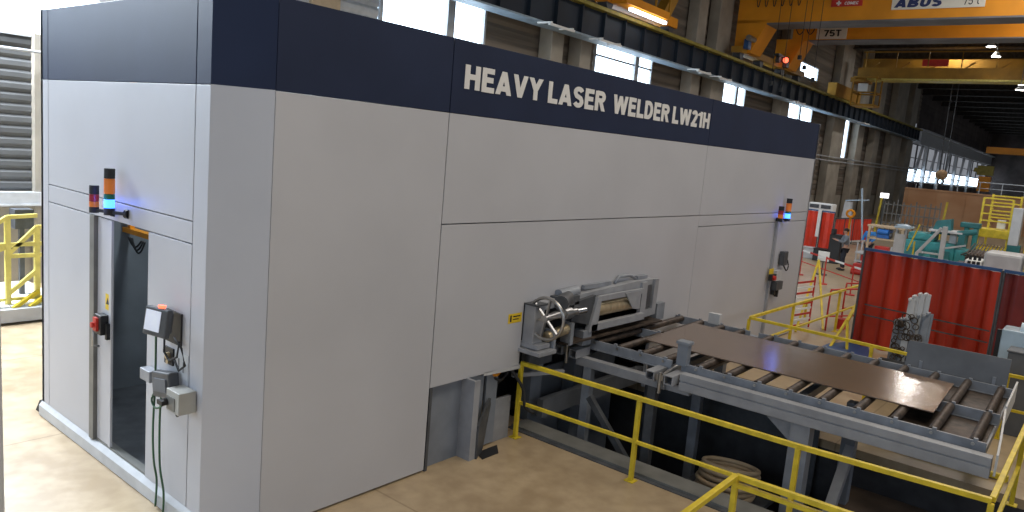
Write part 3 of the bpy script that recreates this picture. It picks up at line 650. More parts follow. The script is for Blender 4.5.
g = G(); g.box(12.12, 12.42, -.10, -.002, 1.38, 1.60); tag(P('junction_box', g, 'lgrey'), 'light grey box between the stop switch and far controller', 'electrical box')
r = T('connector_box', 'dark box with dangling plugs low on the far end of the long face', 'electrical box', (12.25, -.05, 1.1))
g = G(); g.box(12.12, 12.48, -.13, -.002, 1.18, 1.36); P('housing', g, 'dgrey', r)
for b in ((12.1, 12.2, -.1, -.03, 1.08, 1.18), (12.3, 12.36, -.1, -.03, 1.02, 1.18)):
    g = G(); g.box(*b); P('plug', g, 'black', r)

# ================================================================== FEED UNIT WITH HANDWHEEL
r = T('feed_roller_unit', 'grey adjustable feed roller unit with handwheel in the cabin wall opening', 'machine', (5.2, -.2, 1.2))
g = G(); g.box(3.62, 3.98, -.34, .1, 1.17, 1.22); g.box(3.68, 3.95, -.25, .05, 1.23, 1.29); P('base_plate', g, 'grey', r, bev=.005)
g = G(); g.box(3.68, 3.88, -.17, .0, 1.29, 1.78); P('upright', g, 'grey', r, bev=.006)
g = G(); g.box(3.66, 3.92, -.2, .0, 1.78, 1.80); P('cap_plate', g, 'dgrey', r)
g = G(); g.prism([(3.9, -.14, 1.70), (6.75, -.14, 1.76), (6.75, -.14, 1.88), (6.2, -.14, 1.89), (3.9, -.14, 1.80)], (0, .26, 0)); P('top_beam', g, 'grey', r, bev=.005)
g = G(); g.cyl((4.3, -.06, 1.84), (4.7, -.06, 1.86), .08, 14); g.box(4.9, 5.6, -.06, -.01, 1.86, 1.92); g.tube([(5.7, -.05, 1.88), (5.8, -.05, 1.97), (6.1, -.05, 1.97), (6.3, -.05, 1.9)], .025, 8); g.box(6.3, 6.6, -.08, -.02, 1.89, 1.94); P('top_fittings', g, 'midgrey', r)
# right hand housing frame
g = G()
g.prism([(6.30, -.18, 1.30), (6.78, -.18, 1.32), (6.80, -.18, 1.88), (6.68, -.18, 1.88), (6.66, -.18, 1.42), (6.46, -.18, 1.42), (6.46, -.18, 1.86), (6.30, -.18, 1.86)], (0, .06, 0)); P('end_frame', g, 'grey', r)
g = G(); g.box(6.42, 6.62, -.16, -.1, 1.44, 1.8); P('end_slot', g, 'dgrey', r)
g = G(); g.box(4.90, 6.35, -.24, -.16, 1.30, 1.40); g.box(4.98, 6.3, -.21, -.16, 1.70, 1.78); g.prism([(4.85, -.24, 1.30), (5.05, -.24, 1.30), (5.1, -.24, 1.78), (5.0, -.24, 1.78)], (0, .08, 0)); P('front_frame', g, 'grey', r, bev=.004)
g = G(); g.prism([(5.75, -.225, 1.76), (6.2, -.225, 1.76), (6.2, -.225, 1.48), (6.0, -.225, 1.50)], (0, .02, 0)); P('shield', g, 'grey', r)
g = G(); g.prism([(4.45, -.20, 1.5), (4.95, -.20, 1.38), (5.0, -.2, 1.8), (4.5, -.2, 1.75)], (0, .10, 0)); P('dark_bracket', g, 'dgrey', r)
g = G(); g.cyl((5.0, -.10, 1.56), (6.25, -.10, 1.56), .10, 20); P('pinch_roller', g, 'brass', r, label='brass coloured roller')
g = G(); g.cyl((3.92, -.2, 1.36), (4.42, -.2, 1.42), .07, 18); P('lower_roller', g, 'brass', r)
for b in ((4.35, 4.42, -.28, -.12, 1.2, 1.5), (3.98, 4.03, -.28, -.12, 1.2, 1.45), (4.75, 4.95, -.22, -.05, 1.12, 1.32)):
    g = G(); g.box(*b); P('roller_bearing', g, 'midgrey', r)
g = G(); g.cyl((3.95, -.26, 1.65), (4.45, -.26, 1.65), .05, 16); g.cyl((4.15, -.26, 1.65), (4.3, -.26, 1.65), .08, 16); P('wheel_shaft', g, 'steel', r)
g = G(); g.cyl((4.45, -.26, 1.64), (4.66, -.26, 1.64), .045, 16); P('shaft_end', g, 'chrome', r)
g = G(); g.cyl((4.15, -.22, 1.78), (4.45, -.1, 1.80), .10, 16); g.box(4.2, 4.6, -.2, 0, 1.72, 1.84); P('gear_housing', g, 'dgrey', r)
wheel_c = (3.74, -.30, 1.645)
g = G(); g.torus(wheel_c, (1, .06, 0), .262, .022, 40, 10); hw = P('handwheel', g, 'steel', r, label='bright metal handwheel')
for k2 in range(6):
    a = PI/6+k2*PI/3+.2; g = G(); g.bar(wheel_c, (wheel_c[0], wheel_c[1]+.255*math.cos(a), wheel_c[2]+.255*math.sin(a)), .02, .035, up=(1, 0, 0)); P('spoke', g, 'steel', hw)
g = G(); g.cyl((3.70, -.30, 1.645), (3.96, -.27, 1.65), .045, 16); P('hub', g, 'steel', hw)
g = G(); g.box(4.3, 6.9, -.26, -.02, 1.20, 1.225); P('infeed_shelf', g, 'roller', r, label='brown steel shelf under the rollers')
g = G(); g.box(6.95, 7.2, -.12, -.01, 1.18, 1.45); P('guide_block', g, 'midgrey', r)
g = G(); g.box(3.9, 4.4, .02, .1, .9, 1.17); P('mount', g, 'dgrey', r)

# ================================================================== ROLLER TABLE
TF = Matrix.Translation((5.1, 0, 0)) @ Matrix.Rotation(math.radians(1.6), 4, 'Z') @ Matrix.Translation((-5.1, 0, 0))
rt = T('roller_table', 'long grey roller conveyor table reaching out from the cabin over the pit', 'conveyor', (6.5, -3, 0), TF)
def tp(nm, g, m, bev=0, parent=rt, label=None): return P(nm, g, m, parent, TF, label, bev)
ZT = 1.16
XL = (5.11, 6.40, 7.88)
for x in XL:
    for y0, y1 in ((-1.38, -.08), (-4.92, -1.52)):
        g = G(); g.box(x-.015, x+.015, y0, y1, ZT-.14, ZT-.02)
        yy = y0+.10
        while yy < y1: g.box(x-.02, x+.02, yy-.02, yy+.02, ZT-.05, ZT+.005); yy += .38
        g.box(x-.04, x+.015, y0, y1, ZT-.15, ZT-.14); tp('side_plate', g, 'midgrey')
ys = [-.20, -.56, -.92, -1.26]+[-1.72-.385*i for i in range(9)]
for lane in (0, 1):
    for y in ys:
        g = G(); g.cyl((XL[lane]+.03, y, ZT-.055), (XL[lane+1]-.03, y, ZT-.055), .05, 12)
        rr = tp('roller', g, 'roller')
        g = G(); g.cyl((XL[lane]-.03, y, ZT-.055), (XL[lane]+.03, y, ZT-.055), .018, 8); g.cyl((XL[lane+1]-.03, y, ZT-.055), (XL[lane+1]+.02, y, ZT-.055), .018, 8); tp('axle', g, 'steel', parent=rr)
# trays between the last rollers
for lane in (0, 1):
    g = G(); g.box(XL[lane]+.02, XL[lane+1]-.02, -4.88, -3.9, ZT-.17, ZT-.155); tp('tray', g, 'roller')
# long beams
g = G(); g.box(4.87, 5.0, -5.0, -1.62, .87, 1.07); g.box(4.85, 4.87, -5.0, -1.62, .985, 1.075); g.box(4.85, 4.87, -5.0, -1.62, .86, .97); tp('side_beam', g, 'grey', .004)
g = G(); g.box(5.0, 5.11, -4.92, -1.62, .98, 1.0); tp('gap_shade_strip', g, 'dgrey')  # dark strip added for the shaded gap between plate and beam
g = G(); g.box(4.87, 5.0, -1.42, -.05, .80, .92); g.box(4.90, 5.0, -1.75, -1.42, .80, .90); tp('side_beam', g, 'grey', .004)
g = G(); g.box(7.94, 8.06, -4.92, -.3, .85, 1.05); tp('side_beam', g, 'midgrey')
for y in (.16, -.08, -1.27, -1.53):
    g = G(); g.hollow((4.72, y, .985), (5.08, y, .985), .12); g.box(5.08, 7.95, y-.05, y+.05, .90, .98) if y < -.1 else 0; tp('cross_tube', g, 'grey')
for y in (-2.9, -4.1, -4.85):
    g = G(); g.box(5.0, 7.94, y-.05, y+.05, .88, .98); tp('cross_member', g, 'midgrey')
g = G(); g.cyl((4.75, -1.40, .98), (5.3, -1.44, 1.10), .03, 12); g.cyl((4.76, -1.40, .78), (4.76, -1.40, 1.05), .028, 10); g.box(4.74, 4.84, -1.45, -1.35, .95, 1.02); tp('coupling', g, 'steel')
g = G(); g.box(4.76, 5.0, .02, .08, .96, 1.04); g.cyl((4.76, .04, .82), (4.76, .04, 1.12), .025, 10); tp('coupling', g, 'steel')
# guide bracket at the joint
g = G(); g.box(5.04, 5.16, -1.60, -1.46, 1.12, 1.42); g.box(5.02, 5.18, -1.62, -1.44, 1.40, 1.44); tp('guide_bracket', g, 'bluegrey', .006)
g = G(); g.box(7.86, 7.96, -.85, -.66, 1.12, 1.30); tp('guide_bracket', g, 'lgrey', .006)
# end plates
g = G(); g.prism([(4.86, -5.03, .90), (5.6, -5.0, .94), (6.35, -4.95, 1.0), (6.35, -4.95, 1.24), (5.1, -5.02, 1.22), (4.86, -5.03, 1.12)], (0, -.02, 0)); tp('end_plate', g, 'lgrey')
g = G(); g.prism([(6.42, -4.95, 1.0), (7.8, -4.95, 1.0), (7.8, -4.95, 1.27), (6.42, -4.95, 1.25)], (0, -.02, 0)); tp('end_plate', g, 'lgrey')
# legs
g = G(); g.box(4.87, 5.07, -3.26, -3.04, -1.4, .86); g.prism([(4.92, -3.04, .86), (4.92, -2.72, .86), (4.92, -2.75, .82), (4.92, -3.04, .6)], (.1, 0, 0)); tp('leg', g, 'midgrey', .006)
g = G(); g.box(6.35, 6.52, -3.45, -3.28, -1.4, .84); tp('leg', g, 'bluegrey', .006)
g = G(); g.bar((6.4, -3.4, .25), (5.0, -3.4, -1.1), .12); tp('brace', g, 'grey')
g = G(); g.box(4.88, 5.0, -.30, -.18, -1.4, .80); tp('leg', g, 'midgrey', .006)
g = G(); g.box(4.88, 5.0, -1.30, -1.18, -1.4, .80); tp('leg', g, 'dgrey', .006)
g = G(); g.box(6.4, 6.52, -1.3, -1.16, -1.4, .84); tp('leg', g, 'midgrey', .006)
g = G(); g.box(7.9, 8.05, -4.7, -4.55, 0, .86); tp('leg', g, 'bluegrey'); g = G(); g.box(7.9, 8.05, -1.0, -.85, 0, .86); tp('leg', g, 'bluegrey')
g = G(); g.bar((4.75, -.4, .45), (4.75, -1.3, -.5), .08); tp('brace', g, 'dgrey')
g = G(); g.bar((3.68, .14, .82), (4.5, -.10, .78), .05); tp('brace', g, 'grey')
g = G(); g.box(6.98, 7.02, -2.85, -.1, -.1, .60); g.box(6.98, 7.02, -2.85, -2.75, -1.4, -.1); g.box(6.98, 7.02, -.2, -.1, -1.4, -.1); tp('skirt_plate', g, 'dgrey')
# the sheet lying on it
g = G(); g.prism([(5.68, -.66, ZT+.002), (7.40, -.62, ZT+.002), (7.28, -4.32, ZT+.002), (5.66, -4.34, ZT+.002)], (0, 0, .014))
tag(P('steel_sheet', g, 'sheet', None, TF), 'large brownish steel sheet with a bright reflection lying on the roller table', 'metal sheet')
# upright grey board beside the far edge
g = G(); g.prism([(8.20, -3.50, 1.0), (8.20, -4.75, .92), (8.30, -4.75, 1.47), (8.30, -3.50, 1.45)], (.02, 0, 0))
bd = tag(P('grey_board', g, 'board'), 'plain dark grey board standing along the far edge of the roller table end', 'board')
g = G()
for y in (-3.7, -4.6):
    g = G(); g.box(8.06, 8.24, y-.02, y+.02, .90, .96); g.box(8.22, 8.30, y-.02, y+.02, .90, 1.2); P('support', g, 'midgrey', bd)
# beams visible in the pit
g = G(); g.box(4.35, 7.1, .06, .16, .1, .35); tag(P('steel_beam', g, 'board'), 'grey steel beam spanning the pit right under the cabin wall', 'beam')
g = G(); g.box(4.35, 4.6, .3, .5, -1.4, .95); g.box(5.4, 5.6, .3, .5, -1.4, .95); g.box(4.6, 6.9, .52, .56, -1.4, .6)
tag(P('machine_base', g, 'bluegrey'), 'blue grey machine base plates standing in the pit below the handwheel', 'machine base')
r = T('cable_coil', 'dark coil of thick cable lying in the pit under the roller table', 'cable', (6.0, -2.2, -1.4))
g = G()
for k2 in range(6): g.torus((5.75+.03*k2, -2.05, -.60+.06*k2), (.04*k2, .03, 1), .38-.02*(k2 % 2), .035, 36, 8)
P('winding', g, 'tan', r)
g = G(); g.box(5.2, 6.3, -2.6, -1.5, -.70, -.64); g.box(5.3, 5.4, -2.1, -2.0, -1.4, -.7); g.box(6.1, 6.2, -2.1, -2.0, -1.4, -.7); P('coil_tray', g, 'dgrey', r)
# dangling black strap and blue-grey cable at the first rail post
g = G(); g.tube(sm([(3.55, .05, .95), (3.68, -.08, .7), (3.72, -.12, .45), (3.86, -.16, .35)]), .022, 6); tag(P('hose', g, 'rubber'), 'black hose dangling at the first yellow rail post by the cabin', 'hose')
r = T('wiring_bundle', 'bundle of orange and black cables under the cabin front panel edge', 'cable', (3.4, .05, .9))
g = G(); g.tube(sm([(3.15, .12, .96), (3.3, .06, .90), (3.45, .1, .93), (3.62, .06, .95)]), .02, 6); P('cable', g, 'orange', r)
g = G(); g.tube(sm([(3.2, .1, .92), (3.36, .05, .83), (3.52, .08, .86), (3.6, .06, .97)]), .018, 6); g.tube(sm([(3.25, .14, .95), (3.4, .1, .78), (3.55, .1, .9)]), .016, 6); P('cable', g, 'black', r)

# ================================================================== YELLOW RAILS
def rail_run(root, pts, posts, top=1.0, mid=.48, s=.05, m='yellow', base=True, z0=0):
    g = G()
    for a, b in zip(pts, pts[1:]): g.bar((a[0], a[1], top), (b[0], b[1], top), s)
    P('top_rail', g, m, root, bev=.004)
    if mid:
        g = G()
        for a, b in zip(pts, pts[1:]): g.bar((a[0], a[1], mid), (b[0], b[1], mid), s*.8)
        P('mid_rail', g, m, root, bev=.004)
    for p in posts:
        g = G(); g.box(p[0]-s/2, p[0]+s/2, p[1]-s/2, p[1]+s/2, z0, top-s/2)
        if base: g.box(p[0]-.06, p[0]+.06, p[1]-.06, p[1]+.06, z0, z0+.012)
        P('post', g, m, root, bev=.003)
r = T('guard_rail', 'yellow guard rail along the near side of the pit, from cabin to corner', 'railing', (3.8, -2.5, 0))
rail_run(r, [(3.72, -.0), (3.79, -1.70), (3.86, -3.49), (4.02, -5.14)], [(3.72, .0), (3.79, -1.70), (3.86, -3.49), (4.02, -5.14)])
r = T('guard_rail', 'yellow guard rail across the end of the roller table at the right edge', 'railing', (6.8, -5.1, 0))
rail_run(r, [(4.06, -5.14), (9.5, -5.10)], [(6.9, -5.12)])
r = T('guard_rail', 'yellow guard rail with double top bar in the bottom foreground', 'railing', (2.65, -3.4, 0))
rail_run(r, [(-.4, -3.42), (2.64, -3.36), (2.80, -7.0)], [(2.64, -3.36), (2.72, -4.3), (1.2, -3.38), (2.76, -5.6)], mid=.5)
g = G(); g.bar((2.64, -3.36, .92), (2.80, -7, .92), .04); P('lower_bar', g, 'yellow', r)
r = T('guard_rail', 'yellow guard rail along the far side of the roller table', 'railing', (9.55, -2.6, 0))
rail_run(r, [(9.62, -.60), (9.55, -2.0), (9.45, -3.3), (9.58, -5.10)], [(9.62, -.60), (9.48, -2.75), (9.58, -4.64)])
r = T('guard_rail', 'yellow guard rail parallel to the long cabin face beyond the table', 'railing', (13, -.6, 0))
rail_run(r, [(9.68, -.60), (17.2, -.66)], [(11.9, -.62), (15.0, -.64), (17.2, -.66)])
r = T('guard_rail', 'low yellow rail seen through the gap under the roller table', 'railing', (7.6, -3, 0))
rail_run(r, [(7.62, -1.0), (7.68, -5.0)], [(7.64, -2.0), (7.66, -3.35), (7.68, -4.95)], top=.05, mid=0, s=.07, base=False)
# stair handrails with A shaped sides
r = T('stair_handrail', 'yellow A shaped handrail beside the cabin far end', 'railing', (14.5, -.3, 0))
g = G(); g.bar((14.0, -.05, 0), (17.6, .75, 1.35), .05) ; g.bar((17.6, .75, 1.35), (14.9, -.40, .0), .05); P('sloped_rail', g, 'yellow', r)
g = G(); g.bar((15.9, .38, .0), (15.9, .38, .72), .05); P('post', g, 'yellow', r)
r = T('stair_handrail', 'yellow sloped handrail in front of the big red welding curtain', 'railing', (13.8, -1.6, 0))
g = G(); g.bar((17.2, -.72, 1.0), (13.3, -1.33, .62), .05); g.bar((13.3, -1.33, .62), (13.15, -1.45, .0), .05); g.bar((17.2, -.72, 1.0), (13.0, -1.12, .0), .05); P('sloped_rail', g, 'yellow', r)
# walkway plate
g = G(); g.prism([(12.3, -1.0, .0), (13.3, -1.0, .0), (14.6, -1.45, .0), (12.6, -2.1, .0)], (0, 0, .05)); tag(P('floor_plate', g, 'blue'), 'blue grey steel plate on the floor before the red curtain', 'plate')
# platform with rails at far left
r = T('loading_platform', 'low white topped platform left of the cabin', 'platform', (.5, 9.5, 0))
g = G(); g.box(-2, 1.6, 8.62, 8.78, .04, .26); P('edge_beam', g, 'lgrey', r)
for i in range(8):
    g = G(); g.box(-2+i*.45, -2+i*.45+.43, 8.80, 10.9, .24, .28); g.cyl((-1.8+i*.45, 9.3, .28), (-1.8+i*.45, 9.3, .30), .03, 8); P('deck_plate', g, 'wht', r)
g = G(); g.box(-2, 1.6, 8.8, 10.9, .05, .2); P('under_frame', g, 'dgrey', r)
g = G(); g.bar((.7, 8.75, .25), (1.15, 8.95, .48), .06); g.bar((.95, 8.75, .25), (1.4, 8.95, .48), .06); P('diagonal', g, 'yellow', r)
r = T('guard_rail', 'yellow guard rail with sloped stair bars left of the cabin', 'railing', (.9, 9.6, .28))
g = G()
for a, b in (((.70, 9.0, .28), (.70, 9.0, 1.80)), ((1.15, 9.0, .28), (1.15, 9.0, 1.62)), ((-.3, 9.0, .28), (-.3, 9.0, 1.5))): g.bar(a, b, .08)
P('post', g, 'ylw2', r)
g = G()
for a, b in (((.70, 9.0, 1.80), (1.15, 9.0, 1.82)), ((.70, 9.0, 1.80), (-.6, 9.0, .9)), ((.70, 9.0, 1.15), (1.15, 9.0, 1.62)), ((-.6, 9.0, 1.32), (1.8, 9.0, 1.32)), ((.70, 9.0, 1.12), (1.8, 9.0, 1.12)), ((.70, 9.0, .45), (1.15, 9.0, .85)), ((1.15, 9, 1.62), (1.8, 9, 1.62)), ((-.6, 9.0, .85), (.7, 9.0, 1.28))): g.bar(a, b, .065)
g.bar((-1.5, 9.0, .36), (1.8, 9.0, .36), .05)
P('rails', g, 'ylw2', r)
g = G(); g.box(1.0, 1.3, 9.6, 9.9, 1.50, 1.85); tag(P('control_box', g, 'dgrey'), 'dark box on the rail left of the cabin', 'electrical box')
g = G(); g.box(1.1, 1.18, 9.7, 9.78, .28, 1.50); tag(P('box_stand', g, 'dgrey'), 'thin dark stand carrying the box left of the cabin', 'stand')

# ================================================================== THINGS BEYOND THE TABLE
def curtain(lab, x0, y0, x1, y1, ztop, zbot, m, n, amp=.05, railm='blue', nm='welding_curtain', frame=I4, legs=True, grp=None):
    r = T(nm, lab, 'curtain', ((x0+x1)/2, (y0+y1)/2, 0), frame, grp)
    a, b = Vector((x0, y0, 0)), Vector((x1, y1, 0)); d = (b-a); L = d.length; d.normalize(); nrm = Vector((-d.y, d.x, 0))
    g = G(); N = n*6; vs = []
    for i in range(N+1):
        t = i/N; o = nrm*amp*(math.sin(t*n*2*PI)+.35*math.sin(t*n*4.7*PI+1))
        p = a+d*L*t+o; vs += [p+Vector((0, 0, zbot)), p+Vector((0, 0, (zbot+ztop)/2))+nrm*.012*math.sin(t*37), p+Vector((0, 0, ztop-.04))]
    k0 = len(vs); vs += [v+nrm*.006 for v in vs]
    fs = []
    for i in range(N):
        for j in (0, 1):
            q = i*3+j; fs += [(q, q+3, q+4, q+1), (q+k0, q+1+k0, q+4+k0, q+3+k0)]
    g.add(vs, fs, True); P('curtain_sheet', g, m, r, frame)
    g = G(); g.bar(a+Vector((0, 0, ztop)), b+Vector((0, 0, ztop)), .06, .06); P('top_rail', g, railm, r, frame)
    if legs:
        for p in (a, b):
            g = G(); g.cyl(p+Vector((0, 0, 0)), p+Vector((0, 0, ztop)), .025, 10); g.bar(p+nrm*.35, p-nrm*.35, .04, .04); P('post', g, 'dgrey', r, frame)
    return r
r = curtain('bright red half of the big welding curtain behind the roller table', 13.95, -1.30, 13.5, -3.92, 2.17, .05, 'red', 7, .075)
for z in (.75, .98):
    g = G(); g.bar((13.80, -1.5, z), (13.35, -3.9, z), .025); P('cross_bar', g, 'dgrey', r)
curtain('dark maroon half of the big welding curtain at the right edge', 13.49, -3.96, 13.1, -6.6, 2.17, .05, 'maroon', 8)
# stack of steel profiles
ORD = ('first', 'second', 'third', 'fourth', 'fifth', 'sixth', 'seventh', 'eighth', 'ninth', 'tenth')
nt = ns = 0
for i in range(14):
    x = 10.35+random.uniform(-.10, .12); y = -2.86-.036*i; tall = i in (5, 6, 8, 10)
    hgt = (1.82+.02*(i-7) if tall else 1.36+.015*i)+random.uniform(-.02, .02)
    g = G(); g.bar((x, y, 0.1), (x+.05, y-.03, hgt), .034 if not tall else .05, .10); g.box(x-.04, x+.14, y-.02, y+.02, hgt-.02, hgt+.012)
    if tall: nt += 1
    else: ns += 1
    tag(P('steel_profile', g, 'lgrey' if tall else 'midgrey'), '%s of the %s profiles from the left, upright bundle before the red curtain' % (ORD[(nt if tall else ns)-1], 'four tall pale' if tall else 'ten shorter dull'), 'metal profile', 'tall profiles in the bundle' if tall else 'short profiles in the bundle')
g = G()
for i in range(46):
    y = random.uniform(-3.35, -2.9); z = random.uniform(.6, 1.5); g.torus((10.22, y, z), (1, random.uniform(-.6, .6), random.uniform(-.6, .6)), random.uniform(.03, .07), .009, 12, 5)
tag(P('wire_tangle', g, 'roller'), 'tangle of wire loops around the upright steel profiles', 'wire', kind='stuff')
g = G(); g.box(10.1, 10.8, -3.7, -2.75, 0, .10); g.box(10.15, 10.2, -3.7, -2.75, .1, .7); tag(P('profile_stand', g, 'dgrey'), 'dark stand holding the upright steel profiles', 'stand')
# pale roll and dark cabinet at the right edge
r = T('pale_cabinet', 'pale blue glossy cabinet at the right edge before the maroon curtain', 'cabinet', (10.7, -4.8, 0))
g = G(); g.box(10.5, 11.0, -5.0, -4.37, 0, 1.52); P('body', g, 'pale', r, bev=.02)
g = G(); g.cyl((10.75, -4.60, 1.5), (10.75, -5.0, 1.5), .14, 24); P('roll', g, 'pale', r)
g = G(); g.box(10.5, 10.56, -4.37, -4.31, 0, 1.5); P('edge_post', g, 'black', r)
g = G(); g.box(9.9, 10.3, -5.0, -4.56, 0, 1.28); g.box(9.88, 10.32, -5.02, -4.54, 1.28, 1.31); tag(P('dark_cabinet', g, 'board', bev=.01), 'dark grey low cabinet at the right edge behind the yellow rail', 'cabinet')
# red tube hoops and striped barrier
for (x, y, dx, dy, lab) in ((14.9, -.45, 1.2, -.55, 'red tubular hoop stand behind the yellow rails'), (16.5, -.35, .9, -.6, 'red tubular hoop stand farther behind the yellow rails')):
    g = G(); g.tube(sm([(x, y, 0), (x, y, .9), (x+.1*dx, y+.1*dy, 1.0), (x+.9*dx, y+.9*dy, 1.0), (x+dx, y+dy, .9), (x+dx, y+dy, 0)], 4), .022, 8)
    g.bar((x, y, .35), (x+dx, y+dy, .35), .03); tag(P('hoop_stand', g, 'redp'), lab, 'barrier')
g = G(); g.box(15.4, 15.7, -.72, -.5, 0, .25); tag(P('red_toolbox', g, 'redp'), 'small red box at the foot of the hoop stand', 'box')
r = T('striped_barrier', 'red and white striped barrier ladder at the cabin far end', 'barrier', (14.2, .15, 0))
for i in range(9):
    g = G(); g.bar((13.95, .10, .1+i*.13), (14.9, -.05, .1+i*.13), .02, .045); P('stripe', g, 'redp' if i % 2 == 0 else 'wht', r)
for a, b in ((13.95, .12), (14.9, -.05)):
    g = G(); g.cyl((a, b, 0), (a, b, 1.25), .02); P('post', g, 'redp', r)
r = T('barrier_fence', 'low red and white barrier fence on the floor before the distant worker', 'barrier', (22, 1.5, 0))
for i in range(8):
    a = Vector((24.0-i*.45, 3.3-i*.42, 0)); b = Vector((24.0-(i+1)*.45, 3.3-(i+1)*.42, 0))
    g = G(); g.bar(a+Vector((0, 0, .9)), b+Vector((0, 0, .9)), .02, .06); P('stripe', g, 'redp' if i % 2 else 'wht', r)
for i in (0, 3, 6, 8):
    a = Vector((24.0-i*.45, 3.3-i*.42, 0)); g = G(); g.cyl(a, a+Vector((0, 0, .95)), .022); g.cyl(a, a+Vector((0, 0, .03)), .14); P('post', g, 'redp', r)
g = G(); g.bar((24.0, 3.3, .5), (20.4, -.06, .5), .015, .03); P('lower_band', g, 'redp', r)
r = T('sign_stand', 'small white sign on a thin stand before the scarlet screens', 'sign', (25.0, 2.85, 0))
g = G(); g.box(-.02, .02, -.20, .20, .52, .88, Matrix.Translation((25.0, 2.85, 0))); P('board', g, 'wht', r)
g = G(); g.cyl((25.03, 2.85, 0), (25.03, 2.85, .6), .02); g.cyl((25.03, 2.85, 0), (25.03, 2.85, .04), .2); P('stand', g, 'dgrey', r)
# scarlet screens
curtain('scarlet welding screen with white framed windows above it, left one', 31.4, 6.0, 31.2, 5.1, 2.05, .35, 'redbright', 3, .03, 'blue', 'welding_screen')
curtain('scarlet welding screen right of the white strip, beside the black cabinet', 31.15, 5.02, 31.0, 4.42, 2.05, .35, 'redbright', 2, .03, 'blue', 'welding_screen')
g = G(); g.box(30.9, 30.95, 4.98, 5.12, .9, 2.1); tag(P('white_strip', g, 'wht'), 'white vertical strip between the two scarlet screens', 'strip')
r = T('white_cabin_top', 'white framed two pane cab top showing above the scarlet screens', 'machine', (33, 5.9, 0))
g = G(); g.box(33, 33.6, 5.15, 6.30, 0, 2.32); P('body', g, 'wht', r, bev=.05)
for y0, y1 in ((5.78, 6.2), (5.24, 5.68)):
    g = G(); g.box(32.96, 33.0, y0, y1, 2.08, 2.25); P('pane', g, 'dgrey', r)
for i in range(4):
    x0 = 37.85+i*1.14; y0 = 6.35-i*.16
    q = curtain('scarlet welding screen in the back row by the columns, %s from the left' % ('first', 'second', 'third', 'fourth')[i], x0, y0, x0+1.1, y0-.155, 1.42, .2, 'redbright', 3, .02, 'dgrey', 'welding_screen', grp='back row of scarlet screens')
    g = G(); g.bar((x0, y0, .15), (x0+1.1, y0-.155, .15), .04, .09); P('lower_rail', g, 'wht', q)
g = G(); g.box(29.2, 29.8, 3.5, 3.98, 0, 1.22); g.box(29.2, 29.5, 3.8, 3.95, 1.22, 1.45); tag(P('black_cabinet', g, 'black', bev=.02), 'tall black cabinet right of the near scarlet screens', 'cabinet')
for i, (x, y, z) in enumerate(((29.6, 5.4, .5), (29.7, 4.7, .45), (29.3, 4.05, .5))):
    g = G(); g.box(x, x+.5, y, y+.55, .0, z); g.box(x-.02, x+.52, y-.02, y+.57, z, z+.04); tag(P('equipment_case', g, ('black', 'lgrey', 'black')[i], bev=.02), ('black equipment case under the left scarlet screen', 'pale equipment case between black ones under the screens', 'black equipment case left of the black cabinet foot')[i], 'case')
g = G(); g.box(26.9, 27.4, 1.7, 2.3, .08, .4); g.cyl((26.8, 1.7, .12), (26.8, 2.3, .12), .12); g.cyl((27.2, 2.0, .4), (27.2, 2.0, .75), .08); g.tube(sm([(27.2, 2.0, .7), (26.8, 1.6, .9), (26.2, 1.5, .3)]), .03); tag(P('welding_set', g, 'redp'), 'small red wheeled welding set right of the worker', 'machine')
r = T('wheeled_trolley', 'cluttered grey trolley right of the worker', 'trolley', (30, 2.3, 0))
g = G(); g.box(29.6, 30.4, 1.6, 3.0, .55, .62); g.box(29.6, 30.4, 1.6, 3.0, .2, .25)
for a in (1.65, 2.95):
    for b in (29.65, 30.35): g.cyl((b, a, .1), (b, a, 1.0), .03)
P('frame', g, 'lgrey', r)
g = G(); g.box(29.7, 30.1, 1.8, 2.3, .62, .95); g.box(29.8, 30.2, 2.5, 2.8, .25, .5); P('load', g, 'redp', r)
g = G(); g.cyl((29.8, 1.7, .1), (29.8, 1.8, .1), .1); g.cyl((29.8, 2.8, .1), (29.8, 2.9, .1), .1); P('castor', g, 'rubber', r)
g = G(); g.torus((36, 3.85, 1.86), (1, .2, .2), .17, .06, 20, 8); g.bar((36.1, 3.85, 0), (36.1, 3.85, 1.7), .08); tag(P('orange_cable_reel', g, 'orange', None, HALL), 'orange cable reel above the back row of screens', 'reel')
# pole with pale stand near columns
g = G(); g.cyl((40, 5.42, 0), (40, 5.85, 3.1), .05, 8); g.bar((40, 6.6, 2.35), (40, 5.4, 2.5), .06); tag(P('jib_pole', g, 'pale'), 'thin pale pole standing between the concrete columns', 'pole')
g = G(); g.prism([(39.5, 6.65, 0), (39.5, 6.0, 0), (39.5, 6.15, 2.3), (39.5, 6.5, 2.3)], (.3, 0, 0)); tag(P('column_guard', g, 'lgrey'), 'grey tapered guard at the foot of the pale column', 'guard')
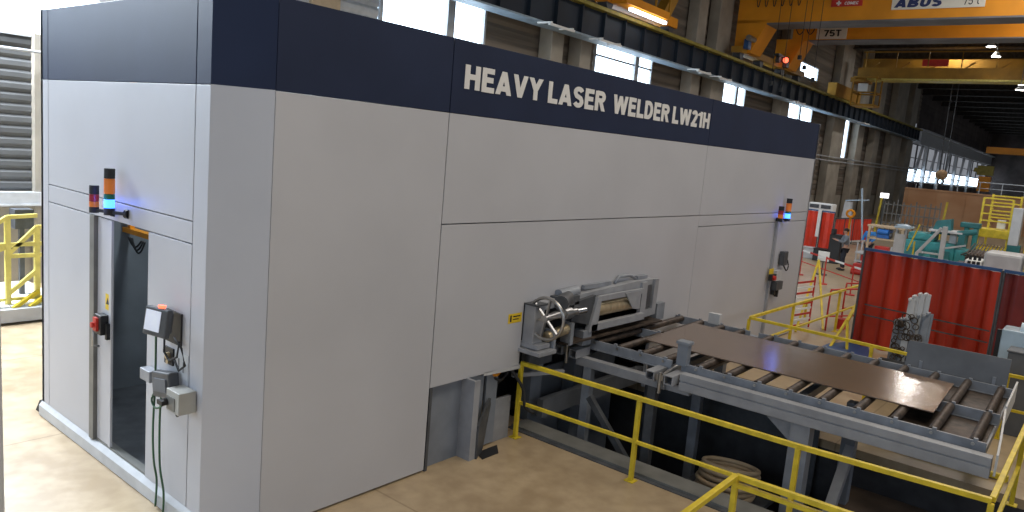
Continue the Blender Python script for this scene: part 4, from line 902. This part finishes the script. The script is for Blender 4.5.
# teal machines, hall coordinates
r = T('teal_machine', 'large teal machine bed behind the red welding curtain', 'machine', (25, -1.3, 0), HALL)
g = G(); g.box(25, 26.4, -2.15, -.65, 0, 1.75); g.box(24.8, 25.0, -2.0, -.8, 0, 1.3); g.box(25, 26, -1.5, -.7, 1.75, 2.0); g.box(25, 26, -2.5, -2.15, 0, 1.6); P('bed', g, 'teal', r, HALL, bev=.05)
g = G(); g.prism([(25.5, -1.3, 2.0), (25.5, -1.9, 2.0), (25.5, -1.85, 2.55), (25.5, -1.42, 2.45)], (.6, 0, 0)); P('motor_housing', g, 'dteal', r, HALL)
g = G(); g.box(25, 26.3, -2.3, -1.3, 2.1, 2.16); g.box(25.4, 25.6, -2.1, -1.9, 1.75, 2.1); P('table_top', g, 'lgrey', r, HALL)
for i, y in enumerate((-.85, -1.2, -1.6, -1.95)):
    g = G(); g.box(24.72, 24.8, y-.1, y+.1, .6+.2*(i % 2), 1.5); P('rib', g, 'dteal', r, HALL)
g = G(); g.cyl((25.1, -2.15, 2.1), (25.1, -2.7, 2.25), .1); g.box(25.0, 25.3, -2.4, -2.2, 1.7, 2.1); P('spindle', g, 'dteal', r, HALL)
r = T('teal_press', 'twin column teal press between the hoarding and yellow ladder', 'machine', (26, -2.5, 0), HALL)
for y in (-2.22, -2.50):
    g = G(); g.box(26.5, 26.9, y-.07, y+.07, 0, 2.3); P('column', g, 'teal', r, HALL, bev=.03)
g = G(); g.box(26.45, 27.0, -2.62, -2.02, 2.28, 2.46); P('crosshead', g, 'dteal', r, HALL, bev=.03)
# white trestles
g = G(); g.bar((20, -1.84, 1.72), (20, -2.35, 2.5), .08); g.bar((20, -2.46, 1.0), (20, -2.44, 2.55), .12); g.bar((20, -1.84, 1.76), (20, -2.5, 1.76), .05); g.bar((20, -2.5, 1.95), (20, -3.0, 2.1), .05); g.bar((20, -2.46, 0), (20, -2.46, 1.2), .1); g.bar((20, -1.84, 0), (20, -1.84, 1.75), .08)
tag(P('white_trestle', g, 'lgrey', None, HALL, bev=.01), 'white angled steel trestle in front of the teal machine', 'trestle')
g = G(); g.bar((20, -1.20, 0), (20, -1.24, 2.35), .05); g.bar((20, -1.48, 0), (20, -1.48, 2.35), .05); g.box(19.9, 20.0, -1.48, -1.22, 1.2, 2.2); tag(P('white_panel_stand', g, 'lgrey', None, HALL), 'pale upright panel stand left of the teal machine', 'stand')
g = G(); g.bar((20.5, -1.50, 1.7), (20.5, -1.72, 2.5), .04); g.bar((20.5, -1.66, 0), (20.5, -1.66, 2.0), .04); tag(P('yellow_prop', g, 'yellow', None, HALL), 'thin yellow diagonal prop left of the teal machine', 'prop')
g = G(); g.box(19.8, 20.5, -1.6, -1.2, 2.37, 2.42); g.sph((20, -1.4, 2.43), .2, .2, .06); tag(P('teal_cloth', g, 'pale', None, HALL), 'pale teal cloth lying on the stand left of the teal machine', 'cloth')
g = G(); g.box(26, 26.8, -.42, .85, 1.95, 2.01); g.box(26, 26.08, -.38, -.3, 0, 1.95); g.box(26, 26.08, .72, .8, 0, 1.95); g.box(26, 26.8, -.4, .8, 1.5, 1.56); tag(P('workbench', g, 'tan', None, HALL), 'tan topped bench beside the worker in blue', 'bench')
r = T('blue_motor', 'bright blue motor unit on the bench beside the worker in blue', 'motor', (26, .8, 1.0), HALL)
g = G(); g.box(26.1, 26.6, .08, .52, 1.56, 1.88); g.cyl((26.05, .12, 1.8), (26.05, .48, 1.8), .1); P('housing', g, 'brightblue', r, HALL, bev=.03)
g = G(); g.cyl((26.1, .0, 1.7), (26.1, .08, 1.7), .1); P('fan_cover', g, 'dgrey', r, HALL)
# rack of tubes at the columns
r = T('storage_rack', 'wire storage rack of tubes before the brown hoarding', 'rack', (50, 4.0, 0), HALL)
g = G()
for i in range(13): g.bar((50, 5.2-i*.27, .3), (50, 5.2-i*.27+random.uniform(-.1, .1), 2.3+random.uniform(-.3, .25)), .07)
for z in (.9, 1.5, 2.1): g.bar((50, 5.3, z), (50, 1.9, z), .08)
P('frame', g, 'kerb', r, HALL)
for y in (5.5, 1.75):
    g = G(); g.bar((49.8, y, 0), (49.8, y-.15, 2.6), .12); P('post', g, 'yellow', r, HALL)
g = G(); g.box(48.9, 49.0, 4.80, 5.30, 2.48, 2.80); tag(P('lit_sign', g, mat('lit_panel', (1, 1, 1), .4, emit=(1, 1, 1), es=1.6), None, HALL), 'small lit white panel on the column above the storage rack', 'sign')
g = G(); g.bar((49.05, 5.05, 0), (49.05, 5.05, 2.75), .07); tag(P('sign_pole', g, 'dgrey', None, HALL), 'thin dark pole carrying the lit white panel', 'pole')
# yellow ladder tower
r = T('yellow_ladder_tower', 'yellow tubular access tower with a platform before the hoarding', 'ladder tower', (28, -3.0, 0), HALL)
g = G()
for y, x in ((-2.45, 28), (-3.35, 28), (-2.6, 29.2), (-3.5, 29.2)): g.bar((x, y, 0), (x, y, 3.35 if x == 28 else 3.5), .07)
for z in (2.55, 2.8, 3.1, 3.35): g.bar((28, -2.45, z), (28, -3.35, z), .05); g.bar((29.2, -2.6, z+.1), (29.2, -3.5, z+.1), .05)
for z in (.8, 1.6, 3.35): g.bar((28, -2.45, z), (29.2, -2.6, z), .05)
for z in [2.2+.2*i for i in range(6)]: g.bar((28.0, -2.7, z), (28.0, -2.78, z), .03)
P('frame', g, 'yellow', r, HALL)
g = G(); g.box(27.9, 29.3, -3.5, -2.4, 1.95, 2.25); g.box(27.9, 29.3, -3.5, -2.4, 1.45, 1.6); P('platform', g, 'yellow', r, HALL, bev=.02)
g = G(); g.box(28.2, 28.5, -3.2, -2.95, 2.3, 2.6); P('paper_box', g, 'wht', r, HALL)
r = T('grey_control_cabinet', 'tall grey control cabinet right of the yellow tower', 'cabinet', (27.5, -3.6, 0), HALL)
g = G(); g.box(27.4, 28, -3.72, -3.42, 1.8, 3.1); P('body', g, 'lgrey', r, HALL, bev=.02)
g = G(); g.box(27.4, 28, -3.80, -3.42, 0, 1.8); P('base', g, 'dteal', r, HALL)
g = G()
for y in (-4.0, -4.35): g.bar((27.8, y, 0), (27.8, y+.1, 3.0), .10)
for z in (.8, 1.6, 2.2, 2.9): g.bar((27.8, -4.0, z), (27.8, -4.35, z), .08)
tag(P('upright_gantry', g, 'yellow', None, HALL), 'yellow upright gantry at the right edge beside the grey cabinet', 'gantry')
r = T('grey_machine_box', 'light grey rounded machine housing on top behind the curtain, left of the edge', 'machine', (16, -4.2, 0), HALL)
g = G(); g.box(15.8, 16.8, -4.55, -3.83, 0, 2.31); P('housing', g, 'lgrey', r, HALL, bev=.06)
g = G(); g.box(15.6, 16.4, -3.82, -3.5, 0, 2.10); P('panel_base', g, 'wht', r, HALL, bev=.03)
for i in range(3):
    g = G(); g.box(15.55, 15.6, -3.80+.09*i, -3.74+.09*i, 1.98, 2.08); g.cyl((15.7, -3.77+.09*i, 2.10), (15.7, -3.77+.09*i, 2.20), .03); P('socket', g, 'black', r, HALL)
g = G(); g.box(15.8, 16.8, -5.5, -4.68, 0, 2.32); tag(P('grey_machine_box', g, 'lgrey', None, HALL, bev=.06), 'second light grey machine housing at the right edge behind the curtain', 'machine')
r = T('slatted_table', 'slatted scrap table behind the grey machine housings', 'table', (20, -3.5, 0), HALL)
g = G(); g.box(19.5, 21.5, -3.9, -3.1, 1.85, 1.92)
for i in range(10): g.bar((19.5, -3.1-.08*i, 1.94), (21.5, -3.05-.08*i, 2.1), .025)
g.bar((19.5, -3.12, 0), (19.5, -3.12, 1.85), .08); g.bar((19.5, -3.85, 0), (19.5, -3.85, 1.85), .08); P('frame', g, 'roller', r, HALL)
g = G()
for i in range(16):
    y = random.uniform(-3.2, -2.5); g.bar((23, y, random.uniform(1.4, 1.6)), (23.5, y-random.uniform(.2, .6), random.uniform(1.5, 1.8)), .03)
q = G(); q.box(22.8, 23.7, -3.6, -2.5, 1.30, 1.36); q.box(22.9, 23.6, -3.5, -2.6, 0, 1.3); tag(P('scrap_bin', q, 'dgrey', None, HALL), 'dark bin under the rusty metal lengths behind the curtain', 'bin')
tag(P('metal_scrap', g, 'roller', None, HALL), 'pile of thin rusty metal lengths between the teal machines and grey housings', 'scrap', kind='stuff')

# near pale post at the left image border
g = G()
g.cyl((-3.055, -3.49, 0), (-3.08, -3.49, 3.62), .05, 20); npst = g

# ================================================================== PEOPLE
def skinned(name, V, E, R, m, parent, frame, sub=1):
    me = bpy.data.meshes.new(name); bm = bmesh.new(); inv = MATX[parent.name].inverted()
    lay = bm.verts.layers.skin.verify(); vs = []
    for i, p in enumerate(V):
        v = bm.verts.new(inv @ frame @ Vector(p)); rr = R[i]; v[lay].radius = (rr, rr) if not isinstance(rr, tuple) else rr; v[lay].use_root = (i == 0); vs.append(v)
    for a, b in E: bm.edges.new((vs[a], vs[b]))
    bm.to_mesh(me); bm.free(); me.materials.append(M[m])
    o = bpy.data.objects.new(name, me); COL.objects.link(o); o.parent = parent; MATX[o.name] = MATX[parent.name]
    s = o.modifiers.new('skin', 'SKIN'); s.use_smooth_shade = True
    ss = o.modifiers.new('sub', 'SUBSURF'); ss.levels = ss.render_levels = sub
    return o
def person(lab, loc, rz, h, top, legs, armpose, hat):
    """figure faces local +x; heights in units of a 1.7 m body"""
    k = h/1.7; F = Matrix.Translation(loc) @ Matrix.Rotation(rz, 4, 'Z') @ Matrix.Scale(k, 4)
    root = T('person', lab, 'person', loc, I4, rz=rz)
    V = [(0, 0, .93), (.0, 0, 1.12), (.02, 0, 1.32), (.02, 0, 1.44), (.04, 0, 1.52), (.05, 0, 1.60), (.045, 0, 1.655)]
    R = [.13, .12, (.15, .115), .06, .065, .088, .06]; E = [(0, 1), (1, 2), (2, 3), (3, 4), (4, 5), (5, 6)]
    A = []
    for s in (-1, 1):
        b = len(V); sh, el, wr = armpose[0 if s < 0 else 1]
        V += [(.02, s*.17, 1.38), (el[0], s*el[1], el[2]), (wr[0], s*wr[1], wr[2])]
        R += [.058, .042, .028]; E += [(2, b), (b, b+1), (b+1, b+2)]; A.append(b)
        d = (Vector(V[b+2])-Vector(V[b+1])).normalized(); pm = Vector(V[b+2])+d*.06
        V.append(tuple(pm)); R.append(.03); E.append((b+2, b+3))
        sd = d.cross(Vector((0, 0, 1))).normalized()
        for j, (o2, ln) in enumerate(((-.03, .065), (-.01, .075), (.01, .07), (.03, .055))):
            i0 = len(V); V += [tuple(pm+sd*o2+d*.03), tuple(pm+sd*o2+d*(.03+ln*.6)), tuple(pm+sd*o2+d*(.03+ln)-Vector((0, 0, .015)))]; R += [.010, .009, .008]; E += [(b+3, i0), (i0, i0+1), (i0+1, i0+2)]
        i0 = len(V); V += [tuple(pm-d*.02-sd*.04*s), tuple(pm+d*.02-sd*.065*s)]; R += [.011, .009]; E += [(b+3, i0), (i0, i0+1)]
    for s in (-1, 1):
        b = len(V); V += [(0, s*.09, .86), (.03, s*.10, .48), (-.02, s*.11, .09), (.12, s*.12, .035)]; R += [.085, .055, .04, .035]; E += [(0, b), (b, b+1), (b+1, b+2), (b+2, b+3)]
    body = skinned('body', V, E, R, 'skin', root, F)
    def fp(nm, g, m, par=root): return P(nm, g, m, par, F)
    # clothing
    Vt = [(0, 0, .88), (0, 0, 1.1), (.02, 0, 1.30), (.02, 0, 1.42)]; Rt = [.155, .145, (.175, .135), .085]; Et = [(0, 1), (1, 2), (2, 3)]
    for i, s in enumerate((-1, 1)):
        b = A[i]; n = len(Vt); w2 = Vector(V[b+1]).lerp(Vector(V[b+2]), .9); Vt += [V[b], V[b+1], tuple(w2)]; Rt += [.072, .056, .042]; Et += [(2, n), (n, n+1), (n+1, n+2)]
    skinned('jacket', Vt, Et, Rt, top, root, F)
    Vl = [(0, 0, .93)]; Rl = [.145]; El = []
    for s in (-1, 1):
        n = len(Vl); Vl += [(0, s*.09, .84), (.03, s*.10, .48), (-.02, s*.11, .10)]; Rl += [.10, .075, .062]; El += [(0, n), (n, n+1), (n+1, n+2)]
    skinned('trousers', Vl, El, Rl, legs, root, F)
    for s in (-1, 1):
        g = G(); g.sph((.05, s*.115, .045), .15, .052, .05, 12, 8); fp('shoe', g, 'black')
    g = G()
    if hat: g.sph((.035, 0, 1.645), .108, .10, .075)
    else: g.sph((.02, 0, 1.64), .105, .095, .085)
    fp('cap' if hat else 'hair', g, 'wht' if hat else 'hair')
    g = G(); g.sph((.138, 0, 1.585), .018, .013, .02, 8, 6); fp('nose', g, 'skin', body)
    for s in (-1, 1):
        g = G(); g.sph((.125, s*.034, 1.605), .012, 8, .008) if False else g.sph((.125, s*.034, 1.605), .012, .014, .008, 8, 6); fp('eye', g, 'black', body)
        g = G(); g.sph((.045, s*.092, 1.59), .018, .01, .028, 8, 6); fp('ear', g, 'skin', body)
    g = G(); g.sph((.128, 0, 1.545), .010, .024, .006, 8, 6); fp('mouth', g, 'redlens', body)
    return root
person('standing worker in dark overalls and grey top, working with both hands before scarlet screens', (27.4, 2.82, 0), math.radians(120), 1.66, 'shirt', 'overall', [((0,), (.12, .22, 1.15), (.36, .12, 1.22)), ((0,), (.10, .23, 1.14), (.34, .10, 1.20))], False)
person('worker in bright blue coat and white cap behind the left end of the red curtain', (31, 2.86, 0), math.radians(170), 1.7, 'coat', 'trouser', [((0,), (.06, .24, 1.12), (.25, .18, 1.0)), ((0,), (.05, .24, 1.12), (.24, .16, .98))], True)
# the near post
tag(P('steel_post', npst, 'lgrey'), 'blurred pale steel post at the very left edge, close to the viewer', 'post')
